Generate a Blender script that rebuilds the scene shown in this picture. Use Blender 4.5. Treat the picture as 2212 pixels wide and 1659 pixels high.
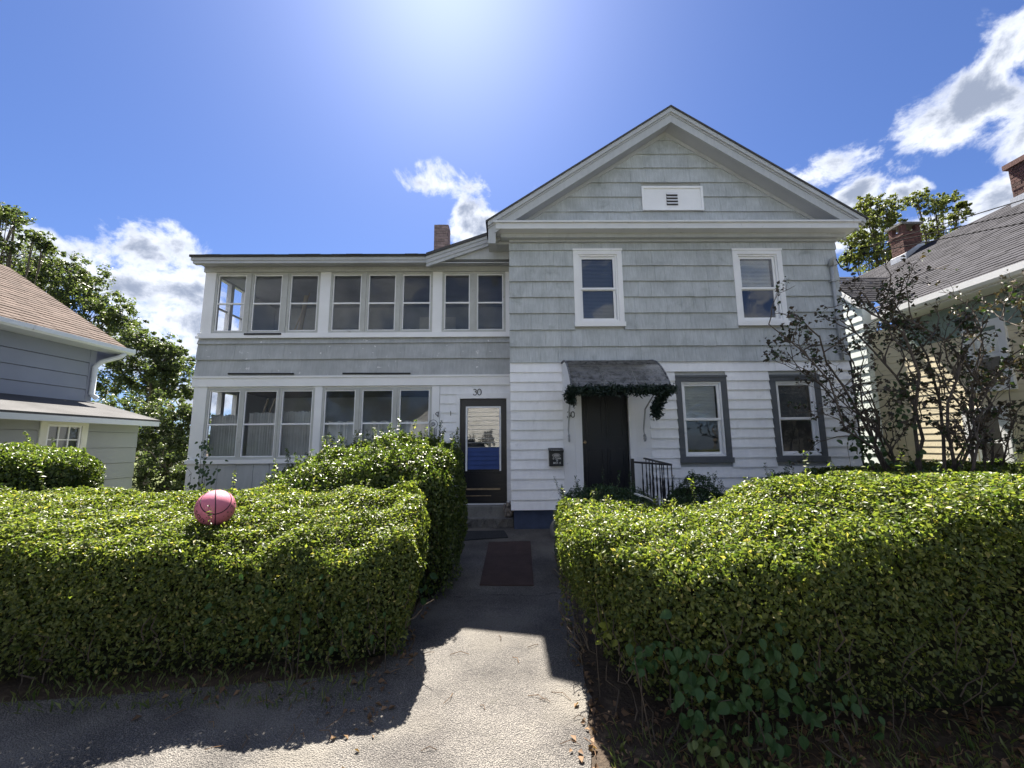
import bpy, bmesh, math, random
import numpy as np
from mathutils import Vector, Matrix, noise as mnoise
from mathutils.geometry import tessellate_polygon
random.seed(7); rng = np.random.default_rng(7)
S = bpy.context.scene; COL = S.collection
PI = math.pi; R = math.radians
for o in list(bpy.data.objects): bpy.data.objects.remove(o)

# ------------------------------------------------------------------ camera
F, CX, CY, CAMZ = 900.0, 1106.0, 829.5, 1.5          # focal length and centre in 2212-px units
RM = Matrix.Rotation(R(-.7), 3, 'Z') @ Matrix.Rotation(R(98.2), 3, 'X') @ Matrix.Rotation(R(-.5), 3, 'Z')
cam = bpy.data.cameras.new('camera'); cam.sensor_width = 36; cam.lens = F / 2212 * 36
cam.clip_start = .02; cam.clip_end = 3000
camo = bpy.data.objects.new('camera', cam); COL.objects.link(camo)
camo.matrix_world = Matrix.Translation((0, 0, CAMZ)) @ RM.to_4x4(); S.camera = camo
def ray(u, v): return RM @ Vector(((u - CX) / F, -(v - CY) / F, -1))
def W(u, v, Y):
    d = ray(u, v); t = Y / d.y; return Vector((d.x * t, Y, CAMZ + d.z * t))
def WX(u, v, X):
    d = ray(u, v); t = X / d.x; return Vector((X, d.y * t, CAMZ + d.z * t))
def rect(u0, u1, v0, v1, Y):
    um, vm = (u0 + u1) / 2, (v0 + v1) / 2
    return W(u0, vm, Y).x, W(u1, vm, Y).x, W(um, v1, Y).z, W(um, v0, Y).z      # x0 x1 z0 z1
def gz(y): return 0. if y > 7.6 else (-.25 if y < 2.04 else -.045 * (7.6 - y))

# ------------------------------------------------------------------ sky and sun
SUN_EL, SUN_AZ = R(55.5), R(-9.7)                     # azimuth from +Y towards +X
sd = Vector((math.sin(SUN_AZ) * math.cos(SUN_EL), math.cos(SUN_AZ) * math.cos(SUN_EL), math.sin(SUN_EL)))
sun = bpy.data.lights.new('sun', 'SUN'); sun.energy = 5.0; sun.angle = R(.55); sun.color = (1, .93, .82)
so = bpy.data.objects.new('sun', sun); COL.objects.link(so); so.location = sd * 60
so.rotation_euler = (-sd).to_track_quat('-Z', 'Y').to_euler()
S.view_settings.view_transform = 'Standard'; S.view_settings.look = 'None'
S.view_settings.exposure = 2.3; S.view_settings.gamma = 1; S.view_settings.use_curve_mapping = False
S.cycles.max_bounces = 8; S.cycles.transparent_max_bounces = 24; S.cycles.use_denoising = True
S.cycles.sample_clamp_indirect = 6; S.cycles.caustics_reflective = False; S.cycles.caustics_refractive = False
wd = bpy.data.worlds.new('World'); S.world = wd; wd.use_nodes = True
nt = wd.node_tree; nt.nodes.clear()
class NT:
    def __init__(s, t): s.t = t
    def n(s, typ, ins=None, **kw):
        nd = s.t.nodes.new('ShaderNode' + typ)
        for k, v in kw.items(): setattr(nd, k, v)
        for k, v in (ins or {}).items():
            sk = nd.inputs[k]
            if isinstance(v, bpy.types.NodeSocket): s.t.links.new(v, sk)
            else: sk.default_value = v
        return nd
    def math(s, op, a, b=0., c=None, clamp=False):
        i = {0: a, 1: b}
        if c is not None: i[2] = c
        return s.n('Math', i, operation=op, use_clamp=clamp).outputs[0]
    def vec(s, op, a, b=(0, 0, 0)):
        n = s.n('VectorMath', {0: a, 1: b}, operation=op); return n.outputs['Value' if op in ('LENGTH', 'DOT_PRODUCT') else 'Vector']
    def map(s, v, a, b, c=0., d=1., smooth=False):
        return s.n('MapRange', {'Value': v, 'From Min': a, 'From Max': b, 'To Min': c, 'To Max': d},
                   interpolation_type='SMOOTHSTEP' if smooth else 'LINEAR').outputs[0]
    def mix(s, f, a, b, blend='MIX'):
        n = s.t.nodes.new('ShaderNodeMix'); n.data_type = 'RGBA'; n.blend_type = blend
        for sk, v in ((n.inputs[0], f), (n.inputs[6], a), (n.inputs[7], b)):
            if isinstance(v, bpy.types.NodeSocket): s.t.links.new(v, sk)
            else: sk.default_value = v if not isinstance(v, tuple) or len(v) == 4 else (*v, 1)
        return n.outputs[2]
    def noise(s, vec, scale, detail=4., rough=.55, dist=0.):
        return s.n('TexNoise', {'Vector': vec, 'Scale': scale, 'Detail': detail, 'Roughness': rough, 'Distortion': dist}).outputs[0]
w = NT(nt)
sky = w.n('TexSky', sky_type='NISHITA', sun_disc=False, sun_elevation=SUN_EL, sun_rotation=SUN_AZ,
          altitude=100., air_density=1.0, dust_density=.75, ozone_density=3.5)
tc = w.n('TexCoord').outputs['Generated']
# clouds: (u, v, half width px, half height px) where they stand in the sky
blobs = [(60, 575, 110, 65), (170, 560, 95, 55), (320, 530, 85, 65), (260, 610, 150, 55), (420, 630, 90, 55), (300, 700, 110, 45), (360, 690, 120, 50),
         (440, 760, 120, 45), (300, 780, 150, 50), (420, 850, 90, 30), (545, 800, 100, 60),
         (930, 395, 75, 30), (1000, 440, 60, 60), (1030, 500, 60, 60), (850, 370, 30, 14), (1150, 410, 24, 14),
         (2120, 210, 120, 85), (2190, 110, 75, 90), (2040, 305, 75, 50), (2250, 260, 110, 150), (1790, 355, 74, 46), (1840, 420, 50, 40), (1965, 412, 42, 26),
         (2150, 420, 80, 55), (2000, 490, 80, 35), (1840, 510, 60, 40), (1835, 215, 22, 18), (1790, 268, 10, 9)]
field = None
for (u, v, a, b) in blobs:
    wt = 1. if a > 40 else .34
    c = ray(u, v); L = c.length; c = c / L
    q = w.vec('SUBTRACT', tc, tuple(c)); q = w.vec('MULTIPLY', q, (F * L / a / 1.25 / (1 + .0), F * L / a / 1.25, F * L / b / 1.25))
    m = w.map(w.vec('LENGTH', q), 1.25, .1, 0., wt)
    field = m if field is None else w.math('MAXIMUM', field, m)
# unseen clouds added round the rest of the sky, cover enlarged to brighten the facade
for (az, el, a, b) in [(84, 25, .25, .2), (100, 14, .4, .14), (105, 45, .3, .22), (130, 30, .4, .25), (150, 55, .4, .25), (155, 14, .5, .12), (180, 34, .45, .25), (195, 62, .4, .22), (210, 20, .45, .16), (225, 45, .4, .25), (250, 28, .4, .22), (262, 14, .4, .12), (255, 58, .3, .2)]:
    c = Vector((math.sin(R(az)) * math.cos(R(el)), math.cos(R(az)) * math.cos(R(el)), math.sin(R(el))))
    q = w.vec('MULTIPLY', w.vec('SUBTRACT', tc, tuple(c)), (1 / a, 1 / a, 1 / b))
    field = w.math('MAXIMUM', field, w.map(w.vec('LENGTH', q), 1.25, .1))
stretch = w.vec('MULTIPLY', tc, (1, 1, 1.25))
n1 = w.noise(stretch, 9.5, 10., .62, .3); n2 = w.noise(w.vec('ADD', stretch, (3.1, 1.7, .4)), 15., 7., .6)
dens = w.math('ADD', field, w.math('MULTIPLY', w.math('SUBTRACT', n1, .5), 2.9))
alpha = w.map(dens, .32, .80, smooth=True); alpha = w.math('MULTIPLY', alpha, w.map(field, .0, .12))
shade = w.map(w.math('ADD', dens, w.math('MULTIPLY', w.math('SUBTRACT', n2, .5), 1.4)), .55, 1.3, smooth=True)
ccol = w.mix(shade, (4.5, 4.7, 5.15), (1.6, 1.85, 2.4))
skyc = w.mix(1., sky.outputs[0], (.345, .415, .60), 'MULTIPLY')
fin = w.mix(w.math('MULTIPLY', alpha, .96), skyc, ccol)
bg = w.n('Background', {'Color': fin, 'Strength': .05})
w.n('OutputWorld', {'Surface': bg.outputs[0]})

# ------------------------------------------------------------------ materials
MATS = {}
def new_mat(name):
    m = bpy.data.materials.new(name); m.use_nodes = True; m.node_tree.nodes.clear(); MATS[name] = m; return m, NT(m.node_tree)
def surf(name, col, rough=.7, var=0., island=0., mott=(3., .12), streak=None, dirt=None, chip=None, grain=None, bump=(120., .15), spec=.4, metal=0.):
    """painted / weathered surface. mott=(scale, amount), streak=(scale x, scale z, amount), dirt=(colour, scale, lo, hi), chip=(colour, scale, lo, hi)"""
    m, t = new_mat(name)
    pos = t.n('NewGeometry').outputs['Position']
    c = t.n('RGB'); c.outputs[0].default_value = (*col, 1); c = c.outputs[0]
    f = t.map(t.noise(pos, mott[0], 5.), .3, .7, 1 - mott[1], 1 + mott[1])
    if var: f = t.math('MULTIPLY', f, t.map(t.n('ObjectInfo').outputs['Random'], 0, 1, 1 - var, 1 + var))
    if island: f = t.math('MULTIPLY', f, t.map(t.n('NewGeometry').outputs['Random Per Island'], 0, 1, 1 - island, 1 + island))
    if streak:
        sv = t.vec('MULTIPLY', pos, (streak[0], streak[0], streak[1]))
        f = t.math('MULTIPLY', f, t.map(t.noise(sv, 1., 6., .6), .35, .68, 1 + streak[2] * .4, 1 - streak[2]))
    if grain: f = t.math('MULTIPLY', f, t.map(t.noise(pos, grain[0], 2., .7), .3, .7, 1 - grain[1], 1 + grain[1]))
    c = t.mix(1., c, t.n('CombineColor', {0: f, 1: f, 2: f}).outputs[0], 'MULTIPLY')
    if dirt:
        c = t.mix(t.map(t.noise(pos, dirt[1], 7., .62, .6), dirt[2], dirt[3], smooth=True), c, dirt[0])
    if chip:
        c = t.mix(t.map(t.noise(pos, chip[1], 6., .65, .3), chip[2], chip[3]), c, chip[0])
    b = t.n('Bump', {'Height': t.noise(t.vec('MULTIPLY', pos, (1, 1, .35)), bump[0], 4., .6), 'Strength': bump[1], 'Distance': .01})
    p = t.n('BsdfPrincipled', {'Base Color': c, 'Roughness': rough, 'Metallic': metal, 'Specular IOR Level': spec, 'Normal': b.outputs[0]})
    t.n('OutputMaterial', {'Surface': p.outputs[0]})
    return m
def leafmat(name, a, b, trans=.35, rough=.35, rare=None, spec=.36):
    m, t = new_mat(name); r = t.n('NewGeometry').outputs['Random Per Island']
    c = t.mix(r, a, b)
    if rare: c = t.mix(t.math('GREATER_THAN', t.math('FRACT', t.math('MULTIPLY', r, 37.7)), 1 - rare[1]), c, rare[0])
    p = t.n('BsdfPrincipled', {'Base Color': c, 'Roughness': rough, 'Specular IOR Level': spec})
    tr = t.n('BsdfTranslucent', {'Color': t.mix(1., c, (1.65, 1.72, .75), 'MULTIPLY')})
    t.n('OutputMaterial', {'Surface': t.n('MixShader', {0: trans, 1: p.outputs[0], 2: tr.outputs[0]}).outputs[0]})
    return m
def glassmat(name, tint, refl=1.0, haze=.04, hcol=(.5, .52, .55)):
    m, t = new_mat(name)
    fr = t.math('MULTIPLY', t.n('Fresnel', {'IOR': 1.55}).outputs[0], 1.7 * refl, clamp=True)
    pos = t.n('NewGeometry').outputs['Position']
    bp = t.n('Bump', {'Height': t.noise(pos, 2.2, 2.), 'Strength': .12, 'Distance': .02})
    gl = t.n('BsdfGlossy', {'Color': (1, 1, 1, 1), 'Roughness': .02, 'Normal': bp.outputs[0]})
    tr = t.n('BsdfTransparent', {'Color': (*tint, 1)})
    df = t.n('BsdfDiffuse', {'Color': (*hcol, 1)})
    hz = t.math('MULTIPLY', t.map(t.noise(pos, 3., 6.), .3, .75, .5, 1.6), haze)
    a = t.n('MixShader', {0: hz, 1: tr.outputs[0], 2: df.outputs[0]})
    t.n('OutputMaterial', {'Surface': t.n('MixShader', {0: fr, 1: a.outputs[0], 2: gl.outputs[0]}).outputs[0]})
    return m
GREYC = (.375, .40, .415)
M = dict(
    shingle=surf('grey_shingle_paint', (.455, .485, .495), .8, var=.045, streak=(38., 3.2, .15), dirt=((.20, .22, .21), 2.6, .54, .86), chip=((.74, .75, .75), 11., .715, .725), bump=(90., .35)),
    porchshingle=surf('porch_shingle_paint', (.42, .44, .45), .8, var=.04, streak=(30., 3.5, .12), chip=((.72, .73, .73), 9., .655, .665), bump=(90., .35)),
    clap=surf('white_clapboard_paint', (.85, .86, .87), .55, var=.03, mott=(2., .05), streak=(14., 5., .05), dirt=((.46, .48, .48), 3.3, .58, .9), bump=(60., .12)),
    trim=surf('white_trim_paint', (.82, .83, .84), .5, var=.02, mott=(2., .05), dirt=((.42, .42, .40), 4.5, .64, .85), chip=((.30, .28, .25), 26., .74, .76), bump=(60., .15)),
    agedtrim=surf('aged_white_paint', (.64, .655, .665), .6, mott=(2., .06), dirt=((.36, .36, .35), 5., .6, .8), chip=((.26, .25, .23), 30., .71, .73), bump=(60., .2)),
    greytrim=surf('pale_grey_trim_paint', (.45, .47, .48), .6, mott=(2., .06), streak=(20., 4., .07), dirt=((.28, .28, .27), 4.5, .62, .88), bump=(60., .2)),
    soffit=surf('soffit_paint', (.44, .455, .475), .65, mott=(2., .06), bump=(80., .25)),
    vinyl=surf('white_vinyl', (.82, .83, .84), .35, mott=(2., .02), bump=(60., .03)),
    darktrim=surf('charcoal_trim_paint', (.105, .115, .125), .6, mott=(3., .12), streak=(20., 4., .1), bump=(80., .25)),
    sash=surf('aged_storm_sash', (.47, .48, .46), .5, mott=(3., .1), dirt=((.22, .21, .19), 7., .6, .8), bump=(80., .2)),
    black=surf('black_door_paint', (.006, .007, .011), .38, mott=(3., .25), chip=((.09, .055, .03), 14., .72, .75), bump=(60., .2)),
    iron=surf('black_wrought_iron', (.012, .012, .014), .45, bump=(90., .3)),
    blackbox=surf('black_enamel', (.004, .006, .011), .3, bump=(60., .03)),
    roof=surf('grey_roof_shingle', (.036, .036, .044), .9, spec=.12, island=.22, mott=(1.2, .12), grain=(160., .25), bump=(220., .5)),
    brownroof=surf('brown_roof_shingle', (.088, .066, .057), .9, spec=.12, island=.2, mott=(1.2, .1), grain=(160., .25), bump=(220., .5)),
    feltroof=surf('grey_roll_roofing', (.085, .085, .088), .9, spec=.12, mott=(1.4, .2), grain=(140., .25), bump=(200., .5)),
    brick=surf('red_brick', (.105, .048, .04), .85, var=.3, mott=(9., .2), grain=(90., .2), bump=(120., .5)),
    greybrick=surf('weathered_brick', (.24, .18, .17), .85, var=.22, mott=(9., .2), grain=(90., .2), bump=(120., .5)),
    mortar=surf('mortar', (.27, .25, .235), .95, mott=(9., .2), bump=(120., .5)),
    concrete=surf('old_concrete', (.20, .195, .18), .9, mott=(3., .2), dirt=((.08, .08, .075), 4., .52, .75), grain=(120., .2), bump=(60., .6)),
    stone=surf('rough_granite', (.17, .165, .155), .9, mott=(6., .3), dirt=((.06, .06, .058), 6., .5, .7), grain=(60., .3), bump=(24., 1.)),
    bluefound=surf('blue_painted_foundation', (.035, .052, .10), .7, mott=(5., .25), bump=(18., .8)),
    bluewall=surf('blue_grey_siding', (.23, .255, .315), .7, var=.03, mott=(1.4, .06), bump=(70., .2)),
    greywall=surf('grey_lower_siding', (.30, .315, .325), .7, var=.03, mott=(1.4, .06), bump=(70., .2)),
    gutter=surf('white_gutter', (.62, .66, .70), .4, mott=(2., .05), dirt=((.3, .3, .3), 5., .62, .8), bump=(60., .05)),
    yellow=surf('pale_yellow_clapboard', (.72, .64, .46), .65, var=.04, mott=(2., .08), bump=(60., .15)),
    green=surf('faded_green_frieze', (.24, .31, .28), .7, mott=(2., .1), streak=(16., 3., .12), bump=(60., .2)),
    whitegreen=surf('white_shingle_paint', (.72, .78, .76), .6, var=.04, mott=(2., .06), bump=(60., .15)),
    lead=surf('lead_flashing', (.42, .44, .47), .5, mott=(5., .15), bump=(60., .2), metal=.3),
    awn=surf('mildewed_aluminium', (.22, .225, .235), .8, spec=.15, mott=(5., .2), streak=(7., 7., .12), dirt=((.075, .078, .082), 13., .46, .62), bump=(60., .15)),
    wrought=surf('grey_wrought_scroll', (.40, .41, .42), .5, bump=(60., .1)),
    galv=surf('galvanised_conduit', (.36, .38, .40), .45, mott=(5., .12), bump=(60., .1)),
    cable=surf('black_cable', (.012, .012, .014), .9, spec=.1, bump=(60., .1)),
    blind=surf('white_blind', (.85, .86, .86), .6, mott=(3., .03), bump=(60., .03)),
    blinddark=surf('dim_blind', (.20, .21, .22), .6, mott=(3., .05), bump=(60., .03)),
    curtain=surf('sheer_curtain', (.74, .74, .71), .9, mott=(5., .1), bump=(120., .2)),
    inside=surf('dark_interior_boards', (.44, .46, .49), .8, var=.14, mott=(2., .15), bump=(60., .2)),
    insidefloor=surf('interior_floor', (.13, .11, .09), .7, bump=(60., .1)),
    room=surf('dim_room', (.08, .08, .085), .9, bump=(60., .1)),
    wood=surf('pale_pole_wood', (.55, .47, .36), .6, bump=(60., .1)),
    bluecloth=surf('blue_panel', (.035, .07, .22), .7, mott=(4., .1), bump=(60., .1)),
    gold=surf('worn_wood_edge', (.30, .22, .13), .6, mott=(9., .3), bump=(60., .2)),
    mat=surf('black_rubber_mat', (.024, .026, .03), .85, mott=(9., .25), bump=(180., 1.)),
    redmat=surf('maroon_carpet_runner', (.058, .036, .033), .95, mott=(5., .2), grain=(150., .3), bump=(260., 1.)),
    bark=surf('grey_brown_bark', (.10, .082, .067), .9, mott=(12., .3), bump=(40., .8)),
    twig=surf('hedge_twig', (.06, .048, .036), .85, mott=(20., .3), bump=(60., .5)),
    core=surf('hedge_shaded_twigs', (.020, .022, .013), 1., mott=(25., .5), bump=(30., 1.), spec=.1),  # dark colour stands in for the shade deep inside the hedge
    ball=surf('pink_ball_rubber', (.50, .15, .22), .65, mott=(5., .10), grain=(420., .06), bump=(420., .25)),
    seam=surf('dark_seam', (.035, .012, .02), .7, bump=(60., .1)),
    ink=surf('black_print', (.012, .012, .014), .5, bump=(60., .05)),
    whiteink=surf('white_lettering', (.85, .85, .82), .5, mott=(3., .01), bump=(60., .02)),
    greyink=surf('grey_emblem', (.36, .35, .33), .4, mott=(9., .1), bump=(60., .02)),
    figure=surf('weathered_figurine', (.20, .175, .15), .8, mott=(30., .3), bump=(80., .6)),
    lightcap=surf('pale_metal_cap', (.62, .62, .56), .35, mott=(5., .1), bump=(60., .1)),
    wwall=surf('white_far_siding', (.78, .78, .77), .6, var=.03, bump=(60., .1)),
    privet=leafmat('privet_leaf', (.040, .070, .018), (.155, .18, .045), .46, .40, ((.30, .27, .09), .03)),
    privet2=leafmat('dull_privet_leaf', (.036, .065, .018), (.115, .15, .034), .42, .34, ((.22, .22, .09), .03)),
    yew=leafmat('dark_yew_leaf', (.022, .050, .020), (.05, .09, .032), .2, .45),
    vine=leafmat('creeper_leaf', (.014, .042, .016), (.03, .068, .022), .18, .5, None, .2),
    weedleaf=leafmat('weed_leaf', (.05, .085, .025), (.10, .13, .04), .3, .5),
    tree=leafmat('tree_leaf', (.036, .056, .025), (.085, .105, .05), .42, .4),
    tree2=leafmat('light_tree_leaf', (.06, .08, .03), (.125, .135, .05), .42, .4),
    lilac=leafmat('curled_lilac_leaf', (.035, .036, .026), (.10, .075, .058), .16, .5, ((.04, .07, .025), .25)),
    pine=leafmat('garland_needle', (.008, .020, .016), (.018, .035, .024), .1, .5),
    dead=leafmat('dead_leaf', (.10, .06, .035), (.21, .13, .075), .2, .8),
    grass=leafmat('grass_blade', (.06, .10, .025), (.14, .16, .05), .3, .5),
    glass=glassmat('window_glass', (.80, .84, .87)),
    porchglass=glassmat('porch_glass', (.86, .88, .91), .45, .045, (.40, .44, .52)),
    sky_glass=glassmat('dark_glass', (.6, .62, .65), 1.2),
)
# ground materials
def asphalt():
    m, t = new_mat('worn_asphalt'); pos = t.n('NewGeometry').outputs['Position']
    v = t.n('TexVoronoi', {'Vector': pos, 'Scale': 120.}, feature='F1')
    stones = t.mix(t.n('SeparateColor', {0: v.outputs['Color']}).outputs[0], (.15, .14, .13), (.29, .27, .245))
    c = t.mix(t.map(v.outputs['Distance'], .28, .62), stones, (.095, .09, .085))
    c = t.mix(t.map(t.noise(pos, 2.0, 6., .6), .35, .7), c, t.mix(1., c, (.50, .50, .52), 'MULTIPLY'))
    c = t.mix(t.map(t.noise(pos, .9, 4.), .5, .75), c, (.20, .185, .16))
    c = t.mix(t.map(t.noise(pos, 6., 7., .65, .8), .60, .72), c, (.10, .095, .085))
    sep = t.n('SeparateXYZ', {0: pos})                    # one thin transverse crack by the runner
    dv = t.math('ABSOLUTE', t.math('SUBTRACT', sep.outputs[1], t.math('ADD', 4.62, t.math('MULTIPLY', t.noise(pos, 3.5, 6., .65), .35))))
    c = t.mix(t.math('MULTIPLY', t.map(dv, .010, .004), t.map(t.noise(pos, 2.2, 3.), .42, .5)), c, (.035, .032, .03))
    h = t.math('ADD', t.math('MULTIPLY', v.outputs['Distance'], -1.), t.math('MULTIPLY', t.noise(pos, 30., 3.), .8))
    b = t.n('Bump', {'Height': h, 'Strength': .9, 'Distance': .012})
    t.n('OutputMaterial', {'Surface': t.n('BsdfPrincipled', {'Base Color': c, 'Roughness': .9, 'Specular IOR Level': .3, 'Normal': b.outputs[0]}).outputs[0]})
    return m
def soil(name, a, b, c3):
    m, t = new_mat(name); pos = t.n('NewGeometry').outputs['Position']
    c = t.mix(t.map(t.noise(pos, 1.3, 6.), .35, .65), a, b)
    c = t.mix(t.map(t.noise(pos, 14., 6., .7), .5, .68), c, c3)
    bp = t.n('Bump', {'Height': t.noise(pos, 28., 6., .7), 'Strength': 1., 'Distance': .03})
    t.n('OutputMaterial', {'Surface': t.n('BsdfPrincipled', {'Base Color': c, 'Roughness': .95, 'Specular IOR Level': .15, 'Normal': bp.outputs[0]}).outputs[0]})
    return m
M['asphalt'] = asphalt()
M['soil'] = soil('dry_soil', (.075, .055, .042), (.055, .045, .035), (.13, .10, .07))
M['lawn'] = soil('lawn', (.075, .10, .03), (.10, .12, .04), (.13, .12, .06))
M['road'] = soil('road_asphalt', (.17, .168, .16), (.20, .195, .185), (.22, .215, .2))

# ------------------------------------------------------------------ builders
WL = {}
def link(name, me, parent=None, loc=(0, 0, 0)):
    o = bpy.data.objects.new(name, me); COL.objects.link(o)
    loc = Vector(loc); WL[o.name] = loc
    if parent is not None: o.parent = parent; o.location = loc - WL[parent.name]
    else: o.location = loc
    return o
def tag(o, label=None, cat=None, group=None, kind=None):
    if label: o['label'] = label
    if cat: o['category'] = cat
    if group: o['group'] = group
    if kind: o['kind'] = kind
    return o
def empty(name, loc, label, cat, group=None):
    return tag(link(name, None, None, loc), label, cat, group)
class MB:
    def __init__(s): s.v = []; s.f = []
    def poly(s, pts):
        n = len(s.v); s.v += [tuple(p) for p in pts]; s.f.append(tuple(range(n, n + len(pts)))); return s
    def box(s, x0, x1, y0, y1, z0, z1):
        n = len(s.v)
        s.v += [(x0, y0, z0), (x1, y0, z0), (x1, y1, z0), (x0, y1, z0), (x0, y0, z1), (x1, y0, z1), (x1, y1, z1), (x0, y1, z1)]
        s.f += [tuple(n + i for i in q) for q in ((0, 3, 2, 1), (4, 5, 6, 7), (0, 1, 5, 4), (1, 2, 6, 5), (2, 3, 7, 6), (3, 0, 4, 7))]; return s
    def prism(s, pts, d):
        """closed prism: polygon pts swept by vector d"""
        n = len(s.v); k = len(pts); d = Vector(d); s.v += [tuple(p) for p in pts] + [tuple(Vector(p) + d) for p in pts]
        s.f.append(tuple(range(n, n + k))); s.f.append(tuple(reversed(range(n + k, n + 2 * k))))
        for i in range(k): j = (i + 1) % k; s.f.append((n + i, n + i + k, n + j + k, n + j))
        return s
    def tube(s, pts, r, seg=6, r1=None, cap=True):
        pts = [Vector(p) for p in pts]; n0 = len(s.v); k = len(pts)
        up = Vector((0, 0, 1)) if abs((pts[-1] - pts[0]).normalized().z) < .9 else Vector((1, 0, 0))
        for i, p in enumerate(pts):
            t = (pts[min(i + 1, k - 1)] - pts[max(i - 1, 0)]).normalized()
            a = t.cross(up)
            if a.length < 1e-4: a = t.cross(Vector((.3, 1, .2)))
            a.normalize(); b = t.cross(a); rr = r if r1 is None else r + (r1 - r) * i / max(k - 1, 1)
            for j in range(seg):
                q = 2 * PI * j / seg; s.v.append(tuple(p + a * (math.cos(q) * rr) + b * (math.sin(q) * rr)))
        for i in range(k - 1):
            for j in range(seg):
                a = n0 + i * seg + j; b = n0 + i * seg + (j + 1) % seg; s.f.append((a, b, b + seg, a + seg))
        if cap: s.f.append(tuple(reversed(range(n0, n0 + seg)))); s.f.append(tuple(range(n0 + (k - 1) * seg, n0 + k * seg)))
        return s
    def ellipsoid(s, c, r, seg=12, rings=8):
        n0 = len(s.v)
        for i in range(rings + 1):
            a = PI * i / rings - PI / 2
            for j in range(seg):
                q = 2 * PI * j / seg
                s.v.append((c[0] + r[0] * math.cos(a) * math.cos(q), c[1] + r[1] * math.cos(a) * math.sin(q), c[2] + r[2] * math.sin(a)))
        for i in range(rings):
            for j in range(seg):
                a = n0 + i * seg + j; b = n0 + i * seg + (j + 1) % seg; s.f.append((a, b, b + seg, a + seg))
        return s
    def build(s, name, mat, parent=None, smooth=False, kind=None, label=None, cat=None, group=None, origin=None):
        V = np.array(s.v, float); lo, hi = V.min(0), V.max(0)
        c = Vector(((lo[0] + hi[0]) / 2, (lo[1] + hi[1]) / 2, lo[2])) if origin is None else Vector(origin)
        me = bpy.data.meshes.new(name); me.from_pydata([tuple(p) for p in (V - np.array(c))], [], s.f)
        me.materials.append(M[mat] if isinstance(mat, str) else mat)
        if smooth: me.polygons.foreach_set('use_smooth', [True] * len(me.polygons))
        o = link(name, me, parent, c); tag(o, label, cat, group, kind); return o
def np_mesh(name, V, nper, mat, parent=None, faces=None, kind='stuff', **kw):
    """V: (n*nper,3) array of leaf vertices; faces: face pattern of one leaf"""
    n = len(V) // nper; lo, hi = V.min(0), V.max(0); c = np.array([(lo[0] + hi[0]) / 2, (lo[1] + hi[1]) / 2, lo[2]])
    me = bpy.data.meshes.new(name); faces = np.array(faces); k = faces.shape[1]
    Fi = (faces[None] + (np.arange(n) * nper)[:, None, None]).reshape(-1, k)
    me.vertices.add(len(V)); me.vertices.foreach_set('co', (V - c).astype(np.float32).ravel())
    me.loops.add(Fi.size); me.loops.foreach_set('vertex_index', Fi.astype(np.int32).ravel())
    me.polygons.add(len(Fi)); me.polygons.foreach_set('loop_start', np.arange(len(Fi), dtype=np.int32) * k)
    me.update(calc_edges=True); me.materials.append(M[mat])
    o = link(name, me, parent, Vector(c)); tag(o, kind=kind, **kw); return o
def unit(a): return a / np.maximum(np.linalg.norm(a, axis=1, keepdims=True), 1e-9)
LEAF6 = [(0, 1, 2), (0, 2, 4), (0, 4, 3), (1, 5, 2), (2, 5, 4), (3, 4, 5)][:0] or [(0, 1, 2), (1, 3, 2)]
def leaf_verts(P, N, L, Wd, fold=.25, rnd=.6):
    """folded diamond leaves, 4 verts: base, left, right, tip (two triangles meeting along the base-tip rib)"""
    n = len(P); N = unit(N + rng.normal(0, rnd, (n, 3)))
    T = unit(np.cross(N, rng.normal(0, 1, (n, 3)))); B = np.cross(N, T)
    L = (L * rng.uniform(.5, 1.35, n))[:, None]; Wd = Wd / L.mean() * L
    base = P - T * L * .5; tip = P + T * L * .5 - N * L * .08; mid = P - T * L * .06
    l = mid + B * Wd * .5 + N * Wd * fold; r = mid - B * Wd * .5 + N * Wd * fold
    return np.stack([base, l, tip, r], 1).reshape(-1, 3)
LF = [(0, 1, 2), (0, 2, 3)]

# ------------------------------------------------------------------ ground
YB = [-70, -45, -30, -18, -9.3, -9.2, -2.2, -2.1, .4, 2.04, 3, 4, 5, 6, 7.6, 12, 20, 40, 80, 160, 400]
def strip(name, left, right, mat, dz, kind='structure', ys=None):
    m = MB(); ys = ys or YB
    for a, b in zip(ys[:-1], ys[1:]):
        m.poly([(left(a), a, gz(a) + dz), (right(a), a, gz(a) + dz), (right(b), b, gz(b) + dz), (left(b), b, gz(b) + dz)])
    return m.build(name, mat, kind=kind)
def lerp(tab):
    xs = [t[0] for t in tab]; vs = [t[1] for t in tab]
    return lambda y: float(np.interp(y, xs, vs))
strip('ground', lambda y: -400, lambda y: 400, 'soil', 0)
strip('lawn', lambda y: -60, lambda y: 60, 'lawn', .004, ys=[-60, -30, -12])
strip('lawn', lambda y: -60, lambda y: 60, 'lawn', .004, ys=[9.2, 12, 20, 60])
strip('road', lambda y: -80, lambda y: 80, 'road', .004, ys=[-10.5, -5, -1.9])
strip('sidewalk', lambda y: -30, lambda y: 30, 'asphalt', .004, ys=[-.2, 1, 2.04, 2.36])
ysP = [2.36] + [2.45 + .09 * i for i in range(57)] + [7.6, 8.3]
rag = lambda f, k: (lambda y: f(y) + .05 * mnoise.noise((y * 3.1, k, 0)) + .025 * mnoise.noise((y * 11, k, 3)))
strip('path', rag(lerp([(2.36, -9), (2.9, -8.5), (3.1, -3.4), (3.4, -1.0), (4.8, -.92), (8.3, -1.3)]), 1), rag(lerp([(2.36, .42), (2.6, .46), (3.4, .56), (4.8, .66), (6.4, .85), (7.6, .95), (8.3, .95)]), 5), 'asphalt', .008, ys=ysP)

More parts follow.
